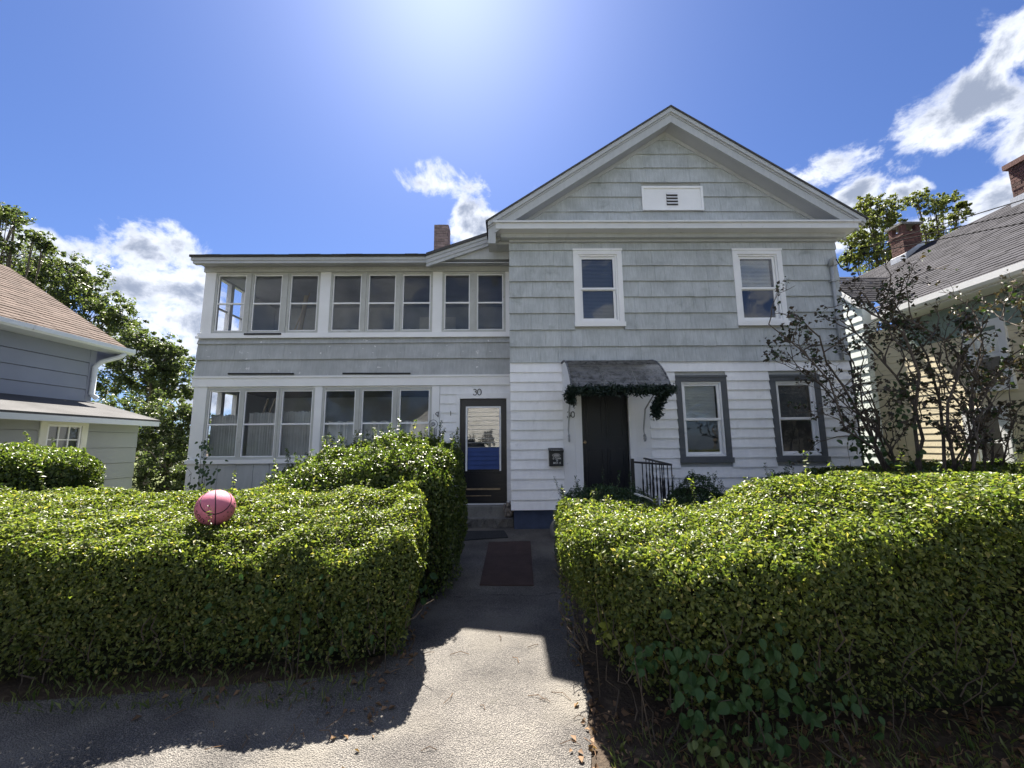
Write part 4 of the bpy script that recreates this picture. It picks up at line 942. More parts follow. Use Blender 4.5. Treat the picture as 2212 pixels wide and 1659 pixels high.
MB().prism([(10.92, y2 - .65, 6.3), (11.53, y2 - .65, 6.3), (11.53, y2 - .65, 6.9), (10.92, y2 - .65, 6.65)], (0, .66, 0)).build('flashing', 'lead', ch)

# ------------------------------------------------------------------ across the street (seen in the window glass)
fh = empty('street_house', (-4, -21, -.25), 'white clapboard gabled house across the street, seen only in the window glass', 'house')
b = MB().box(-8.5, .8, -28, -20, -.3, 3.9); b.prism([(-8.5, -20, 3.91), (.8, -20, 3.91), (-3.85, -20, 7.2)], (0, -8, 0)); b.build('wall', 'wwall', fh)
zz = 0
while zz < 6.6:
    h = 0 if zz < 3.85 else (zz - 3.8) / 3.3 * 4.65
    q = MB().box(-8.5 + h, .8 - h, -20, -19.965, zz, zz + .17); q.v = [(x, y + (.015 if z < zz + .1 and y > -19.98 else 0), z) for x, y, z in q.v]; q.build('clapboard', 'wwall', fh); zz += .172
MB().prism([(-9, -19.6, 3.55), (-3.85, -19.6, 7.25), (-3.85, -19.6, 7.4), (-9.05, -19.6, 3.68)], (0, -8.8, 0)).prism([(1.3, -19.6, 3.55), (-3.85, -19.6, 7.25), (-3.85, -19.6, 7.4), (1.35, -19.6, 3.68)], (0, -8.8, 0)).build('roof', 'roof', fh)
for (x0, x1, z0, z1) in ((-2.1, -1.2, 1.0, 2.5), (-6.6, -5.7, 1.0, 2.5), (-4.3, -3.4, 4.1, 5.4), (.0, .5, 1.1, 2.2)):
    f = MB(); frame_boxes(f, (x0, x1, z0, z1), .09, -19.94, -19.9); wo = f.build('window', 'darktrim', fh)
    for k in (1, 2): MB().box(x0 + (x1 - x0) * k / 3 - .02, x0 + (x1 - x0) * k / 3 + .02, -19.93, -19.91, z0 + .091, z1 - .091).build('glazing_bar', 'vinyl', wo)
    MB().box(x0 + .09, x1 - .09, -19.96, -19.935, z0 + .09, z1 - .09).build('pane', 'room', wo)

# ------------------------------------------------------------------ hedges
def pdist(P, poly):
    d = np.full(len(P), 1e9); inside = np.zeros(len(P), bool); n = len(poly)
    for i in range(n):
        a, b = poly[i], poly[(i + 1) % n]; ab = b - a; t = np.clip(((P - a) @ ab) / (ab @ ab), 0, 1)
        d = np.minimum(d, np.linalg.norm(P - (a + t[:, None] * ab), axis=1))
        c = ((a[1] > P[:, 1]) != (b[1] > P[:, 1])) & (P[:, 0] < (b[0] - a[0]) * (P[:, 1] - a[1]) / (b[1] - a[1] + 1e-12) + a[0]); inside ^= c
    return d, inside
def lump(P, s, seed):
    r_ = np.random.default_rng(seed); out = np.zeros(len(P))
    for k in range(7):
        kv = r_.normal(0, 1, 3) * s * (1 + k * .45); out += np.sin(P @ kv + r_.uniform(0, 6)) / (1 + k * .6)
    return out / 3.
def hedge(nodes, ctrl, label, mat, dens, L, Wd, rnd=.12, bulge=.02, sprigs=0, inner=None, twigs=60, group='clipped hedges', seed=1, base_in=.0, name='hedge', amp=.05, rz=.6, cat='hedge', bare=0):
    poly = np.array([n[:2] for n in nodes], float); C = np.array(list(nodes) + list(ctrl), float)
    def ht(P2):
        d = np.linalg.norm(P2[:, None] - C[None, :, :2], axis=2) + .05; w_ = d ** -3.; return (w_ * C[None, :, 2]).sum(1) / w_.sum(1)
    gzv = np.vectorize(gz)
    cen = poly.mean(0); e = empty(name, (cen[0], cen[1], gz(cen[1])), label, cat, group)
    lo, hi = poly.min(0), poly.max(0); area = .5 * abs(sum(poly[i][0] * poly[(i + 1) % len(poly)][1] - poly[(i + 1) % len(poly)][0] * poly[i][1] for i in range(len(poly))))
    nt_ = int(area * dens * 1.15)
    P2 = rng.uniform(lo, hi, (int(nt_ * (hi - lo).prod() / area), 2)); d, ins_ = pdist(P2, poly); P2, d = P2[ins_], d[ins_]
    z = ht(P2); rr = np.maximum(rnd - d, 0); z = z - (rnd - np.sqrt(np.maximum(rnd ** 2 - rr ** 2, 0)))
    P = np.c_[P2, z]; P[:, 2] += amp * lump(P, 5., seed) + .022 * lump(P, 15., seed + 9); dep = rng.exponential(.05, len(P)) - .03; P[:, 2] -= dep
    N = np.tile([0, -.0, 1.], (len(P), 1)); A = [P]; NN = [N]
    per = np.r_[poly, poly[:1]]; sgn = np.sign(sum(poly[i][0] * poly[(i + 1) % len(poly)][1] - poly[(i + 1) % len(poly)][0] * poly[i][1] for i in range(len(poly))))
    for i in range(len(poly)):
        a, b = per[i], per[i + 1]; le = np.linalg.norm(b - a); hm = (ht(a[None])[0] + ht(b[None])[0]) / 2 - gz((a[1] + b[1]) / 2)
        n = int(le * hm * dens); t = rng.random(n); q = a + t[:, None] * (b - a); nv = np.array([(b - a)[1], -(b - a)[0]]) / le * sgn
        top = ht(q); g = gzv(q[:, 1]); s = rng.random(n) ** .8; zz_ = g + .04 + (top - g - .04) * s
        rr = np.maximum(rnd - (top - zz_), 0); off = -(rnd - np.sqrt(np.maximum(rnd ** 2 - rr ** 2, 0))) + bulge * np.sin(s * PI) - base_in * (1 - s) ** 2
        Q = np.c_[q, zz_]; off = off + amp * lump(Q, 4., seed + 3) + .025 * lump(Q, 14., seed + 5) - rng.exponential(.055, n) + .035
        keep = rng.random(n) < np.clip(.35 - bare * .33 + s * (2.2 - bare * 1.1), 0, 1)
        Q[:, :2] += nv * off[:, None]; A.append(Q[keep]); NN.append(np.tile([nv[0], nv[1], .35], (keep.sum(), 1)))
    P = np.concatenate(A); N = np.concatenate(NN)
    np_mesh('leaves', leaf_verts(P, N, L, Wd, .22, rz), 4, mat, e, LF)
    # solid core for the twig mass, coloured near black for its inner shade
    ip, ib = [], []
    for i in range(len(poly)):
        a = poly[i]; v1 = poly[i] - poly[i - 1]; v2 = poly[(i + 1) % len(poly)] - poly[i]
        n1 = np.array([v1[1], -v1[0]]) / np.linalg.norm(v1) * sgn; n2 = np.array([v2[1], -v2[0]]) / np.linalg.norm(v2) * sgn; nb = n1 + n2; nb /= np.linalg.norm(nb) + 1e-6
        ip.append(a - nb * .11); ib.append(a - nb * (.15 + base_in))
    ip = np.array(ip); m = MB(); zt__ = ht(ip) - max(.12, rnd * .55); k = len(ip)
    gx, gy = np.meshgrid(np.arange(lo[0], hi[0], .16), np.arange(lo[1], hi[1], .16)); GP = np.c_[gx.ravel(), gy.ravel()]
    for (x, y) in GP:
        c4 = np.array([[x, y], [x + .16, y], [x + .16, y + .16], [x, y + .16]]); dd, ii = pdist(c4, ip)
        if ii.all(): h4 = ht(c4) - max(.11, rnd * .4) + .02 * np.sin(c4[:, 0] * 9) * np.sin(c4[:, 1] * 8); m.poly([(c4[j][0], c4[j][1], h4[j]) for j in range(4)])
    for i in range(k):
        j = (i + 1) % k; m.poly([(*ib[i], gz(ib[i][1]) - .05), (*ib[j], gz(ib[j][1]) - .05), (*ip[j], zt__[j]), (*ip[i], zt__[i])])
    m.build('shaded_twig_core', 'core', e)
    # twigs on the sides
    tw = MB()
    for _ in range(twigs):
        i = random.randrange(len(poly)); a, b = per[i], per[i + 1]; q = a + random.random() * (b - a); nv = np.array([(b - a)[1], -(b - a)[0]]) / np.linalg.norm(b - a) * sgn
        g = gz(q[1]); top = ht(q[None])[0]; p0_ = Vector((q[0] - nv[0] * .05, q[1] - nv[1] * .05, g + random.uniform(0, .5) * (top - g))); pts = [p0_]
        for k_ in range(4): pts.append(pts[-1] + Vector((random.gauss(nv[0] * .012, .03), random.gauss(nv[1] * .012, .03), random.uniform(.03, .09))))
        tw.tube(pts, random.uniform(.003, .007), 4, .002, cap=False)
    # shoots standing above the clipped surface
    SP, SN = [], []
    for _ in range(sprigs):
        q = rng.uniform(lo, hi); 
        if not pdist(q[None], poly)[1][0]: continue
        z = ht(q[None])[0] - .03; hgt = rng.uniform(.05, .16) if rng.random() < .8 else rng.uniform(.16, .30); lean = rng.normal(0, .18, 2)
        tw.tube([(q[0], q[1], z), (q[0] + lean[0] * hgt, q[1] + lean[1] * hgt, z + hgt)], .0025, 4, .0012, cap=False)
        for k_ in np.arange(.03, hgt, .022):
            for s_ in (-1, 1): SP.append([q[0] + lean[0] * k_ + s_ * .014 * math.cos(k_ * 90), q[1] + lean[1] * k_ + s_ * .014 * math.sin(k_ * 90), z + k_]); SN.append([0, -.3, .8])
    if tw.v: tw.build('twigs', 'twig', e, kind='stuff')
    if SP: np_mesh('shoots', leaf_verts(np.array(SP), np.array(SN), L * 1.05, Wd, .2, .8), 4, mat, e, LF)
    return e
h1 = hedge([(-.76, 3.50, .78), (-1.2, 3.30, .68), (-2.0, 3.28, .69), (-3.0, 3.16, .76), (-4.2, 3.1, .83), (-7.6, 3.1, .87), (-7.6, 4.6, 1.07), (-4.2, 4.6, 1.08), (-2.4, 4.5, 1.10), (-.95, 4.5, 1.10), (-.80, 4.1, .98)], [(-1.5, 4.25, 1.06), (-2.2, 4.25, 1.03), (-3, 4.25, 1.02), (-4, 4.3, 1.03), (-5.2, 4.3, 1.03), (-1.2, 3.95, .90), (-1.8, 3.9, .88), (-2.6, 3.9, .87), (-3.6, 3.9, .9), (-5, 3.9, .93)],
      'long clipped privet hedge left of the path, carrying the pink ball', 'privet', 8200, .032, .016, sprigs=260, twigs=110, seed=3, base_in=.16, bare=.3)
hedge([(-.72, 4.62, 1.22), (-1.0, 4.55, 1.22), (-2.0, 4.58, 1.16), (-2.7, 4.7, 1.05), (-3.0, 5.1, 1.05), (-2.8, 5.6, 1.2), (-2.0, 5.75, 1.5), (-1.0, 5.75, 1.58), (-.62, 5.6, 1.52), (-.58, 5.2, 1.46)], [(-1.4, 5.3, 1.60), (-2.1, 5.3, 1.44), (-1.2, 4.9, 1.42)],
      'tall rounded privet hedge between the long left hedge and the porch door', 'privet2', 5000, .036, .020, rnd=.22, sprigs=320, twigs=120, seed=5, amp=.06)
hedge([(-5.75, 5.7, 1.36), (-6.1, 5.4, 1.40), (-9.5, 5.3, 1.46), (-9.5, 6.5, 1.52), (-6.6, 6.6, 1.50), (-6.0, 6.3, 1.42)], [(-7, 6.0, 1.52)],
      'far left privet hedge in front of the grey lean-to wall', 'privet2', 3600, .042, .024, rnd=.28, sprigs=70, seed=8, amp=.07, twigs=60)
hedge([(.46, 4.0, .97), (.44, 3.6, .93), (.50, 3.1, .88), (.68, 2.72, .84), (1.0, 2.50, .82), (1.5, 2.42, .90), (2.1, 2.40, 1.03), (3.1, 2.42, 1.14), (6.5, 2.5, 1.2), (6.5, 3.6, 1.22), (3.0, 3.45, 1.24), (1.98, 3.45, 1.18), (1.62, 3.6, .97), (1.0, 3.95, .95)], [(2.1, 3.1, 1.25), (2.6, 3.1, 1.25), (3.2, 3.0, 1.24), (1.35, 3.3, .92), (1.75, 2.8, 1.02), (1.0, 3.3, .91), (.7, 3.3, .91), (1.3, 2.8, .89)],
      'large clipped privet hedge right of the path with a raised hump', 'privet', 8200, .032, .016, sprigs=300, twigs=150, seed=11, base_in=.38, bare=1.)
hedge([(.62, 5.1, .82), (1.75, 5.05, .84), (1.8, 5.6, .84), (.7, 5.65, .82)], [(1.25, 5.35, .93), (.9, 5.3, .91), (1.6, 5.3, .92)],
      'low dark shrub hedge just in front of the front door steps', 'yew', 5200, .034, .012, rnd=.2, sprigs=40, twigs=10, seed=13, amp=.05)
hedge([(2.36, 5.9, .75), (3.1, 5.85, .7), (3.25, 6.5, .75), (2.45, 6.6, .8)], [(2.75, 6.2, 1.0)],
      'dark rounded bush behind the iron railing', 'yew', 5200, .036, .016, rnd=.3, sprigs=50, twigs=20, seed=17, amp=.08, name='bush', cat='bush', group='dark bushes before the white wall')
hedge([(3.0, 5.3, .7), (4.2, 5.3, .95), (4.6, 6.2, 1.0), (3.3, 6.2, .8)], [(3.9, 5.8, 1.06)],
      'dark bush between the railing bush and the raised hump of the hedge', 'yew', 4500, .036, .016, rnd=.3, sprigs=40, twigs=20, seed=19, amp=.07, name='bush', cat='bush', group='dark bushes before the white wall')
hedge([(4.7, 5.4, 1.0), (9.5, 5.4, 1.05), (9.5, 7.4, 1.1), (5.0, 7.2, 1.05)], [(7, 6.3, 1.1)],
      'low dark hedge under the bare shrubs at the right', 'privet2', 2600, .045, .024, rnd=.25, sprigs=40, twigs=20, seed=23, amp=.08)

# ------------------------------------------------------------------ basketball
bd = ray(466, 1090); bc = Vector((bd.x, bd.y, bd.z)) * (3.5) + Vector((0, .0, CAMZ - .026)); br = .1445
bk = empty('basketball', (bc.x, bc.y, bc.z - br), 'pink basketball resting on top of the left hedge', 'ball')
MB().ellipsoid(bc, (br, br, br), 48, 32).build('ball', 'ball', bk, smooth=True)
tocam = (Vector((0, 0, CAMZ)) - bc).normalized(); rt = tocam.cross(Vector((0, 0, 1))).normalized() * -1; upb = rt.cross(tocam) * -1
if upb.z < 0: upb = -upb
rt = upb.cross(tocam)
def sph(th, ph, k=1.0):      # th across, ph up, seen from the camera
    return bc + (tocam * (math.cos(ph) * math.cos(th)) + rt * (math.cos(ph) * math.sin(th)) + upb * math.sin(ph)) * br * k
roll = R(-6)
def rot2(x, y): return x * math.cos(roll) - y * math.sin(roll), x * math.sin(roll) + y * math.cos(roll)
sm = MB()
sm.tube([bc + (tocam * math.cos(a) + upb * math.sin(a) + rt * (-.06 * math.sin(a))).normalized() * br * .997 for a in np.linspace(-PI, PI, 60)], .0045, 5)
ax = (upb * .55 + tocam * .835).normalized(); s1 = rt; s2 = ax.cross(rt)
pts = []
for k in range(60):
    a = 2 * PI * k / 59; th = R(47) ; v_ = ax * math.cos(th) + (s1 * math.cos(a) * .98 + s2 * math.sin(a) * 1.25) * math.sin(th); pts.append(bc + v_.normalized() * br * .997)
sm.tube(pts, .0045, 5); sm.build('seam', 'seam', bk)
def ball_text(txt, size, th0, ph0, ang):
    me = text_mesh(txt, size); m = MB()
    for p_ in me.polygons:
        q = []
        for vi in p_.vertices:
            c = me.vertices[vi].co; x, y = c.x * math.cos(ang) - c.y * math.sin(ang), c.x * math.sin(ang) + c.y * math.cos(ang); q.append(sph(th0 + x / br, ph0 + y / br, 1.004))
        m.poly(q)
    m.build('lettering', 'ink', bk)
ball_text('Wilson', .085, R(-72), R(-8), R(-58)); ball_text('Wilson', .085, R(72), R(0), R(60))

# ------------------------------------------------------------------ trees and shrubs
def tree(name, base, height, crown, n_leaf, L, mat, label, trunk_r=.18, blobs_n=36, squash=.8, limbs=9, seed=1, group='background trees', low=.25, thin=1.):
    """crown: list of (x, y, z, r) blobs in world space"""
    rs = random.Random(seed); rg = np.random.default_rng(seed); base = Vector(base)
    e = empty(name, base, label, 'tree', group); m = MB()
    cc = Vector(np.mean([c[:3] for c in crown], axis=0)); topz = max(c[2] for c in crown)
    tp = [base + Vector((0, 0, -.3)), base.lerp(Vector((cc.x, cc.y, cc.z)), .35) + Vector((rs.gauss(0, .1), 0, 0)), base.lerp(Vector((cc.x, cc.y, cc.z)), .7), Vector((cc.x, cc.y, topz))]
    m.tube(tp, trunk_r, 8, trunk_r * .2)
    P, N = [], []
    for (x, y, z, r_) in crown:
        c = Vector((x, y, z)); s = tp[0].lerp(tp[-1], rs.uniform(.3, .75)); mid = s.lerp(c, .55) + Vector((rs.gauss(0, .2), rs.gauss(0, .2), .15 * r_))
        m.tube([s, mid, c + Vector((0, 0, .4 * r_))], trunk_r * .2, 5, .012)
        for k in range(6):
            v_ = Vector((rs.gauss(0, 1), rs.gauss(0, 1), rs.gauss(.2, .8))).normalized() * r_ * rs.uniform(.6, 1.05); m.tube([mid.lerp(c, rs.random()), c + v_ * .5 + Vector((0, 0, .1)), c + v_], .018, 4, .005, cap=False)
            # leaf sprays along each outer branch
        nb = int(60 * thin)
        for k in range(nb):
            v_ = rg.normal(0, 1, 3); v_[2] = v_[2] * .8 + .15; v_ /= np.linalg.norm(v_); q = np.array(c) + v_ * r_ * rg.uniform(.3, 1.38) * np.array([1, 1, squash]); rad = r_ * rg.uniform(.10, .30)
            n = int(n_leaf / len(crown) / nb); d = rg.normal(0, 1, (n, 3)); d = d / np.linalg.norm(d, axis=1)[:, None] * (rg.random(n) ** .45)[:, None] * rad * np.array([1.1, 1.1, .85])
            P.append(q + d); nn = d / rad * .6 + np.array([0, 0, .5]); N.append(nn)
    m.build('trunk', 'bark', e)
    P = np.concatenate(P); N = np.concatenate(N)
    np_mesh('crown', leaf_verts(P, N, L, L * .6, .2, .7), 4, mat, e, LF)
    return e
def cr(pts, y, k=1.):
    """crown blobs from what stands where: (u, v, radius px) at distance y"""
    out = []
    for (u, v, r_) in pts:
        p = W(u, v, y); rr = r_ / F * y * k; out.append((p.x, y + random.uniform(-.5, .5) * rr, p.z, rr))
    return out
def tr(name, pts, y, n, L, mat, label, seed, **kw):
    c = cr(pts, y); bx_ = np.mean([q[0] for q in c]); return tree(name, (bx_, y + .3, 0), 8, c, n, L, mat, label, seed=seed, **kw)
tr('broadleaf_tree', [(60, 590, 40), (120, 580, 45), (180, 610, 48), (100, 640, 60), (200, 660, 55), (250, 690, 40), (150, 700, 70), (215, 735, 60), (60, 700, 60)], 19, 22000, .13, 'tree', 'tall dark tree rising behind the brown shingle roof', 21, trunk_r=.25)
tr('broadleaf_tree', [(300, 740, 40), (340, 770, 45), (270, 780, 50), (365, 760, 28), (350, 820, 50), (300, 840, 60), (250, 830, 55), (385, 850, 35), (370, 800, 30)], 16.5, 22000, .105, 'tree', 'dark tree between the brown roof and the porch', 22, trunk_r=.2)
tr('broadleaf_tree', [(390, 900, 40), (350, 930, 50), (310, 900, 50), (410, 950, 40), (380, 990, 50), (330, 1000, 50), (300, 960, 45), (250, 900, 40), (430, 900, 25)], 13.5, 22000, .085, 'tree', 'lower bushy tree filling the gap left of the porch', 23, trunk_r=.12)
tr('understory_bush', [(300, 1030, 38), (340, 1000, 42), (385, 1030, 40), (425, 1015, 34), (360, 1060, 40), (320, 1075, 40), (410, 1060, 34)], 12.2, 12000, .075, 'tree', 'low leafy bush on the grass between the grey lean-to and the porch', 27, trunk_r=.04)
tr('feathery_tree', [(-20, 470, 40), (10, 460, 28), (40, 480, 26), (70, 510, 22), (-10, 520, 45), (30, 540, 28), (0, 560, 35), (90, 530, 14)], 15, 6000, .10, 'tree', 'feathery branches entering at the top of the left edge', 24, trunk_r=.14, thin=.8)
tr('broadleaf_tree', [(1845, 520, 28), (1870, 480, 32), (1880, 440, 24), (1910, 455, 30), (1900, 510, 34), (1870, 550, 36), (1930, 475, 20), (1840, 560, 22), (1935, 540, 30), (1905, 570, 40)], 21, 13000, .13, 'tree2', 'yellowish green tree behind the far brick chimney', 25, trunk_r=.16, thin=.9)
tr('broadleaf_tree', [(1985, 430, 22), (2010, 460, 26), (2035, 435, 22), (2060, 470, 22), (2000, 500, 26), (2040, 500, 28), (2075, 445, 13), (1990, 540, 26), (2030, 535, 25)], 24, 10000, .13, 'tree2', 'airy tree right of the far brick chimney', 26, trunk_r=.14, thin=.8)
Q = []
for k in range(46):
    x, y = random.uniform(-42, 30), random.uniform(36, 48); r_ = random.uniform(1.2, 2.4); d = rng.normal(0, 1, (420, 3)); Q.append(np.array([x, y, random.uniform(.5, 4)]) + unit(d) * (rng.random((420, 1)) ** .4) * r_)
Q = np.concatenate(Q); np_mesh('treeline', leaf_verts(Q, np.tile([0, -.2, .6], (len(Q), 1)), .42, .26, .2, .8), 4, 'tree', None, LF, label='far green treeline behind the houses', cat='treeline')
for i, (x, y, s, wh_) in enumerate([(5, -24, 8, 'just right of'), (12, -22, 9, 'second to the right of'), (-13, -24, 9, 'just left of'), (-20, -21, 8, 'second to the left of'), (20, -25, 9, 'third to the right of')]):
    tree('street_tree', (x, y, -.25), 8, [(x + random.uniform(-2.5, 2.5), y + random.uniform(-2, 2), random.uniform(3, s), random.uniform(1.3, 2.2)) for _ in range(8)], 3000, .4, 'tree', 'leafy tree across the street ' + wh_ + ' the white street house', seed=80 + i, group='trees across the street')
# bare lilac shrubs at the right
def bare_shrub(base, targets, y0, label, seed, nleaf, leafy=()):
    rs = random.Random(seed); e = empty('lilac_shrub', base, label, 'shrub', 'half bare shrubs by the right corner'); m = MB(); P = []; base = Vector(base)
    def grow(a, b, r_, lvl):
        L_ = (b - a).length; nseg = 6; pts = [a]; side = Vector((rs.gauss(0, .12), rs.gauss(0, .12), rs.uniform(.02, .16))) * L_
        for i in range(1, nseg + 1):
            t = i / nseg; pts.append(a.lerp(b, t) + side * math.sin(t * PI) + Vector((rs.gauss(0, .02), rs.gauss(0, .02), rs.gauss(0, .02))) * L_ * (1 if i < nseg else 0))
        m.tube(pts, r_, 5 if lvl < 2 else 3, r_ * .35, cap=False)
        if lvl < 3:
            for k in range((9, 5, 2)[lvl]):
                t = rs.uniform(.3, 1); i = min(int(t * nseg), nseg - 1); p = pts[i].lerp(pts[i + 1], t * nseg - i); d = (b - a).normalized()
                dv = (d * .8 + Vector((rs.gauss(0, .7), rs.gauss(0, .6), rs.gauss(.15, .6)))).normalized() * L_ * rs.uniform(.16, .42) if lvl else (d * .7 + Vector((rs.gauss(0, .6), rs.gauss(0, .6), rs.gauss(.25, .45)))).normalized() * rs.uniform(.3, .85)
                grow(p, p + dv, max(r_ * .42, .0022), lvl + 1)
        else:
            pass
        if lvl >= 2: P.append(tuple(pts[-1])); P.append(tuple(pts[-2]))
    for (u, v, dy) in targets:
        t = W(u, v, y0 + dy); b = base + Vector((rs.gauss(0, .12), rs.gauss(0, .12), 0)); grow(b, t, rs.uniform(.014, .03), 0)
    m.build('branches', 'bark', e)
    P = np.array(P); sel = rng.permutation(len(P))[:nleaf]; Q = P[sel] + rng.normal(0, .02, (len(sel), 3))
    for (u, v, r_, n) in leafy:
        c = np.array(W(u, v, y0 - .1)); d = np.linalg.norm(P - c, axis=1); idx = np.where(d < r_)[0]
        if len(idx): Q = np.r_[Q, P[rng.choice(idx, n)] + rng.normal(0, .05, (n, 3))]
    np_mesh('leaves', leaf_verts(Q, np.tile([0, 0, .4], (len(Q), 1)), .062, .042, .5, 1.2), 4, 'lilac', e, LF)
    return e
bs = W(1955, 1000, 6.2); bs.z = .3
bare_shrub(bs, [(1660, 700, -.3), (1700, 760, .2), (1770, 725, -.2), (1840, 710, .3), (1885, 660, 0), (1925, 645, .2), (1960, 690, -.3), (2010, 740, .2), (1800, 850, -.2), (1860, 800, .4), (2060, 800, 0), (1900, 900, -.4)], 6.1, 'half bare shrub with dark curled leaves at the right house corner', 31, 1700, [(1930, 690, .55, 260), (1880, 700, .5, 160), (1720, 750, .5, 120), (1980, 740, .4, 120)])
bs = W(2130, 1000, 6.0); bs.z = .3
bare_shrub(bs, [(2030, 850, .2), (2070, 760, -.2), (2115, 700, .2), (2160, 690, 0), (2210, 690, .3), (2260, 780, 0), (2220, 860, -.3), (2060, 900, -.3), (2290, 700, .2)], 5.9, 'half bare shrub at the right edge before the yellow wall', 32, 1500, [(2170, 740, .6, 260), (2200, 790, .5, 200), (2110, 730, .4, 100)])
# broad creeper leaves (single leaves big enough to pick out)
def broad_leaf(L):
    m = bmesh.new(); out = [(0, 0), (.22, .10), (.36, .32), (.30, .62), (.14, .86), (0, 1.0), (-.14, .86), (-.30, .62), (-.36, .32), (-.22, .10)]
    vs_ = [m.verts.new((x * L, y * L, .10 * L * abs(x) * 2 - .25 * L * y * y)) for x, y in out]; mids = [m.verts.new((0, t * L, -.25 * L * t * t - .02 * L)) for t in (.3, .65)]
    r_ = [vs_[0], vs_[1], vs_[2], mids[0]], [mids[0], vs_[2], vs_[3], mids[1]], [mids[1], vs_[3], vs_[4], vs_[5]], [vs_[0], mids[0], vs_[8], vs_[9]], [mids[0], mids[1], vs_[7], vs_[8]], [mids[1], vs_[5], vs_[6], vs_[7]]
    for q in r_: m.faces.new(q)
    me = bpy.data.meshes.new('leaf'); m.to_mesh(me); m.free(); return me
def vine(name, spots, label, mat, L, n, seed, facing=(0, -1, .35), cat='vine'):
    rs = random.Random(seed); c = Vector(np.mean([s[:3] for s in spots], axis=0)); e = empty(name, (c.x, c.y, gz(c.y)), label, cat)
    me = broad_leaf(L); me.materials.append(M[mat]); m = MB()
    for i in range(n):
        s = rs.choice(spots); p = Vector(s[:3]) + Vector((rs.gauss(0, s[3]), rs.gauss(0, .04), rs.gauss(0, s[3])))
        p.z = max(p.z, gz(p.y) + .03)
        nv = (Vector(facing) + Vector((rs.gauss(0, .45), rs.gauss(0, .25), rs.gauss(0, .4)))).normalized()
        o = link('leaf', me, e, p); q = nv.to_track_quat('Z', 'Y').to_matrix().to_4x4() @ Matrix.Rotation(PI + rs.gauss(0, .75), 4, 'Z'); k = rs.uniform(.45, 1.3)
        o.rotation_euler = q.to_euler(); o.scale = (k, k, k)
        if i % 26 == 0: m.tube([Vector((p.x, p.y + .05, gz(p.y))), p + Vector((rs.gauss(0, .05), .06, -.1)), p], .004, 4, .002, cap=False)
    if m.v: m.build('stem', 'twig', e, kind='stuff')
    return e
def sp(u, v, y, r_): p = W(u, v, y); return (p.x, y, p.z, r_)
vine('creeper', [sp(1450, 1400, 2.52, .06), sp(1520, 1440, 2.46, .07), sp(1600, 1470, 2.44, .08), sp(1480, 1520, 2.5, .06), sp(1650, 1400, 2.42, .07), sp(1400, 1420, 2.6, .05), sp(1720, 1500, 2.42, .10), sp(1560, 1540, 2.46, .08), sp(1660, 1560, 2.46, .09), sp(1820, 1540, 2.44, .10)], 'dark broad leaved creeper climbing the foot of the right hedge', 'vine', .062, 230, 41)
vine('weed', [sp(1540, 1610, 2.5, .04), sp(1600, 1625, 2.48, .05), sp(1490, 1600, 2.52, .04), sp(1660, 1640, 2.46, .05)], 'pale green ground weeds on the soil at the foot of the right hedge', 'weedleaf', .05, 60, 47, (0, -.3, 1.), 'weed')
vine('creeper', [sp(1310, 1360, 2.85, .04), sp(1340, 1380, 2.8, .05), sp(1280, 1330, 3.0, .04)], 'bright green leafy sprig low on the left corner of the right hedge', 'privet', .05, 14, 42)
vine('creeper', [sp(640, 1290, 3.30, .12), sp(720, 1300, 3.30, .12), sp(560, 1330, 3.26, .14), sp(640, 1390, 3.22, .10), sp(780, 1330, 3.38, .09), sp(480, 1310, 3.24, .14)], 'dull broad leaved creeper on the shaded face of the left hedge', 'vine', .05, 90, 43)
vine('creeper', [sp(900, 1265, 4.3, .06), sp(930, 1250, 4.7, .06), sp(890, 1290, 4.0, .05)], 'broad leaved weeds at the foot of the left hedge by the path', 'vine', .09, 24, 44, (.5, -.6, .7))
vine('ivy', [sp(1880, 985, 6.0, .16), sp(1930, 1000, 5.95, .2), sp(1990, 1000, 5.95, .2), sp(1850, 960, 6.1, .1), sp(1955, 900, 6.0, .1), sp(1950, 850, 6.0, .08)], 'dark ivy around the stems of the half bare shrub at the house corner', 'yew', .09, 150, 45)
vine('corner_shrub', [sp(440, 990, 7.4, .10), sp(430, 1020, 7.4, .10), sp(455, 1030, 7.4, .1), sp(440, 960, 7.5, .05), sp(430, 1060, 7.3, .12)], 'small dark leafy shrub at the left corner of the porch', 'yew', .07, 110, 46, (.1, -.6, .6), 'shrub')
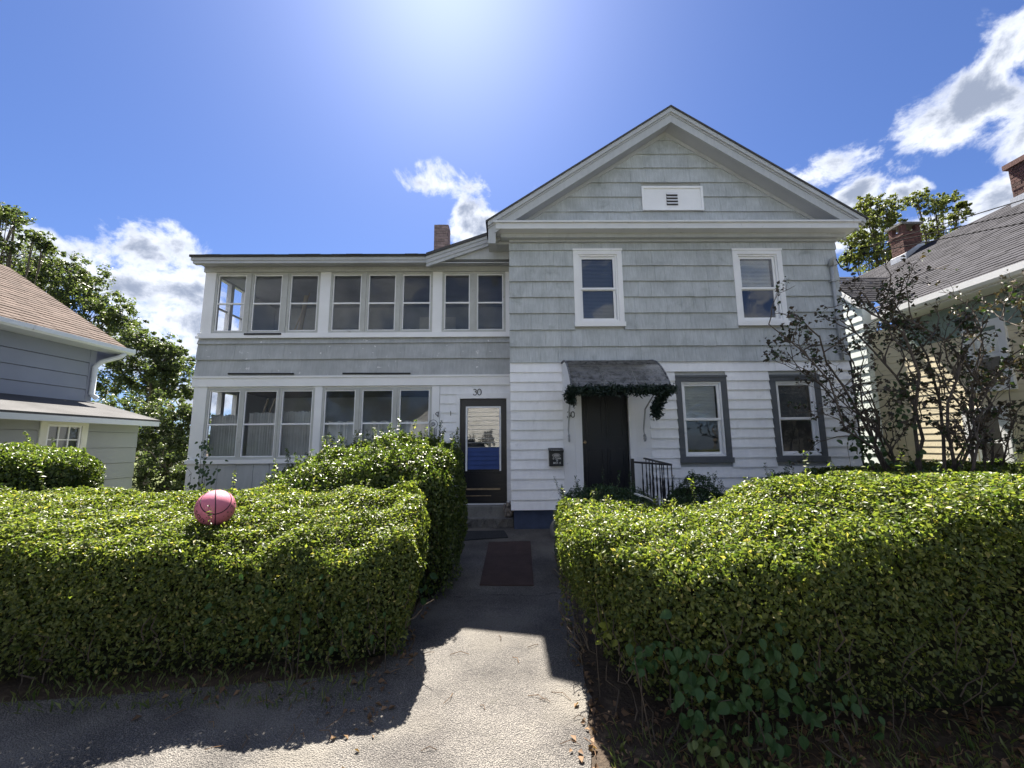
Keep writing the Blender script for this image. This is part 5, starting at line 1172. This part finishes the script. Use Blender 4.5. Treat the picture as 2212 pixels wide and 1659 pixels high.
# low weeds, grass and litter
def scatter_grass(name, xr, yr_, n, label):
    P = np.c_[rng.uniform(*xr, n), rng.uniform(*yr_, n), np.zeros(n)]; P[:, 2] = np.vectorize(gz)(P[:, 1]) + .004
    h = rng.uniform(.03, .10, n)[:, None]; d = rng.normal(0, .5, (n, 3)); d[:, 2] = 1; d = unit(d); s = unit(np.cross(d, rng.normal(0, 1, (n, 3)))) * .0022
    V = np.stack([P - s, P + s, P + d * h * .6 + s * .8, P + d * h + np.c_[rng.normal(0, .012, (n, 2)), np.zeros(n)]], 1).reshape(-1, 3)
    np_mesh(name, V, 4, 'grass', None, [(0, 1, 2), (0, 2, 3)], label=label, cat='grass')
scatter_grass('grass', (.55, 3.8), (2.37, 2.75), 900, 'sparse grass and weeds on the soil below the right hedge')
scatter_grass('grass', (-3.4, -1.0), (3.0, 3.5), 700, 'thin grass along the foot of the left hedge')
P = np.c_[rng.uniform(.5, 3.5, 420), rng.uniform(2.38, 3.0, 420), np.zeros(420)]; P[:, 2] = np.vectorize(gz)(P[:, 1]) + .018
P2 = np.c_[rng.uniform(-2.4, -.75, 130), rng.uniform(2.9, 4.4, 130), np.zeros(130)]; P2[:, 2] = np.vectorize(gz)(P2[:, 1]) + .018
yy_ = rng.uniform(2.4, 6.5, 260); P3 = np.c_[np.where(rng.random(260) < .4, -.88 + rng.normal(0, .06, 260), np.interp(yy_, [2.4, 3.4, 4.8, 6.5], [.45, .56, .66, .85]) + rng.normal(0, .05, 260)), yy_, np.zeros(260)]; P3[:, 2] = np.vectorize(gz)(P3[:, 1]) + .018
P = np.r_[P, P2, P3]; np_mesh('leaf_litter', leaf_verts(P, np.tile([0, 0, 1.], (len(P), 1)), .045, .026, .35, .5), 4, 'dead', None, LF, label='dry fallen leaves on the soil and path edges', cat='litter')
tw = MB()
for _ in range(170):
    x, y = (random.uniform(.45, 3.2), random.uniform(2.38, 2.9)) if random.random() < .7 else (random.uniform(-2.2, .5), random.uniform(2.6, 4)); a = random.uniform(0, PI); L_ = random.uniform(.04, .16); z = gz(y) + .014
    tw.tube([(x, y, z), (x + .5 * L_ * math.cos(a), y + .5 * L_ * math.sin(a), z + .012), (x + L_ * math.cos(a + .3), y + L_ * math.sin(a + .3), z)], .0022, 4, cap=False)
tw.build('twig_litter', 'dead', kind='stuff', label='dry twigs and straw scattered on the soil', cat='litter')
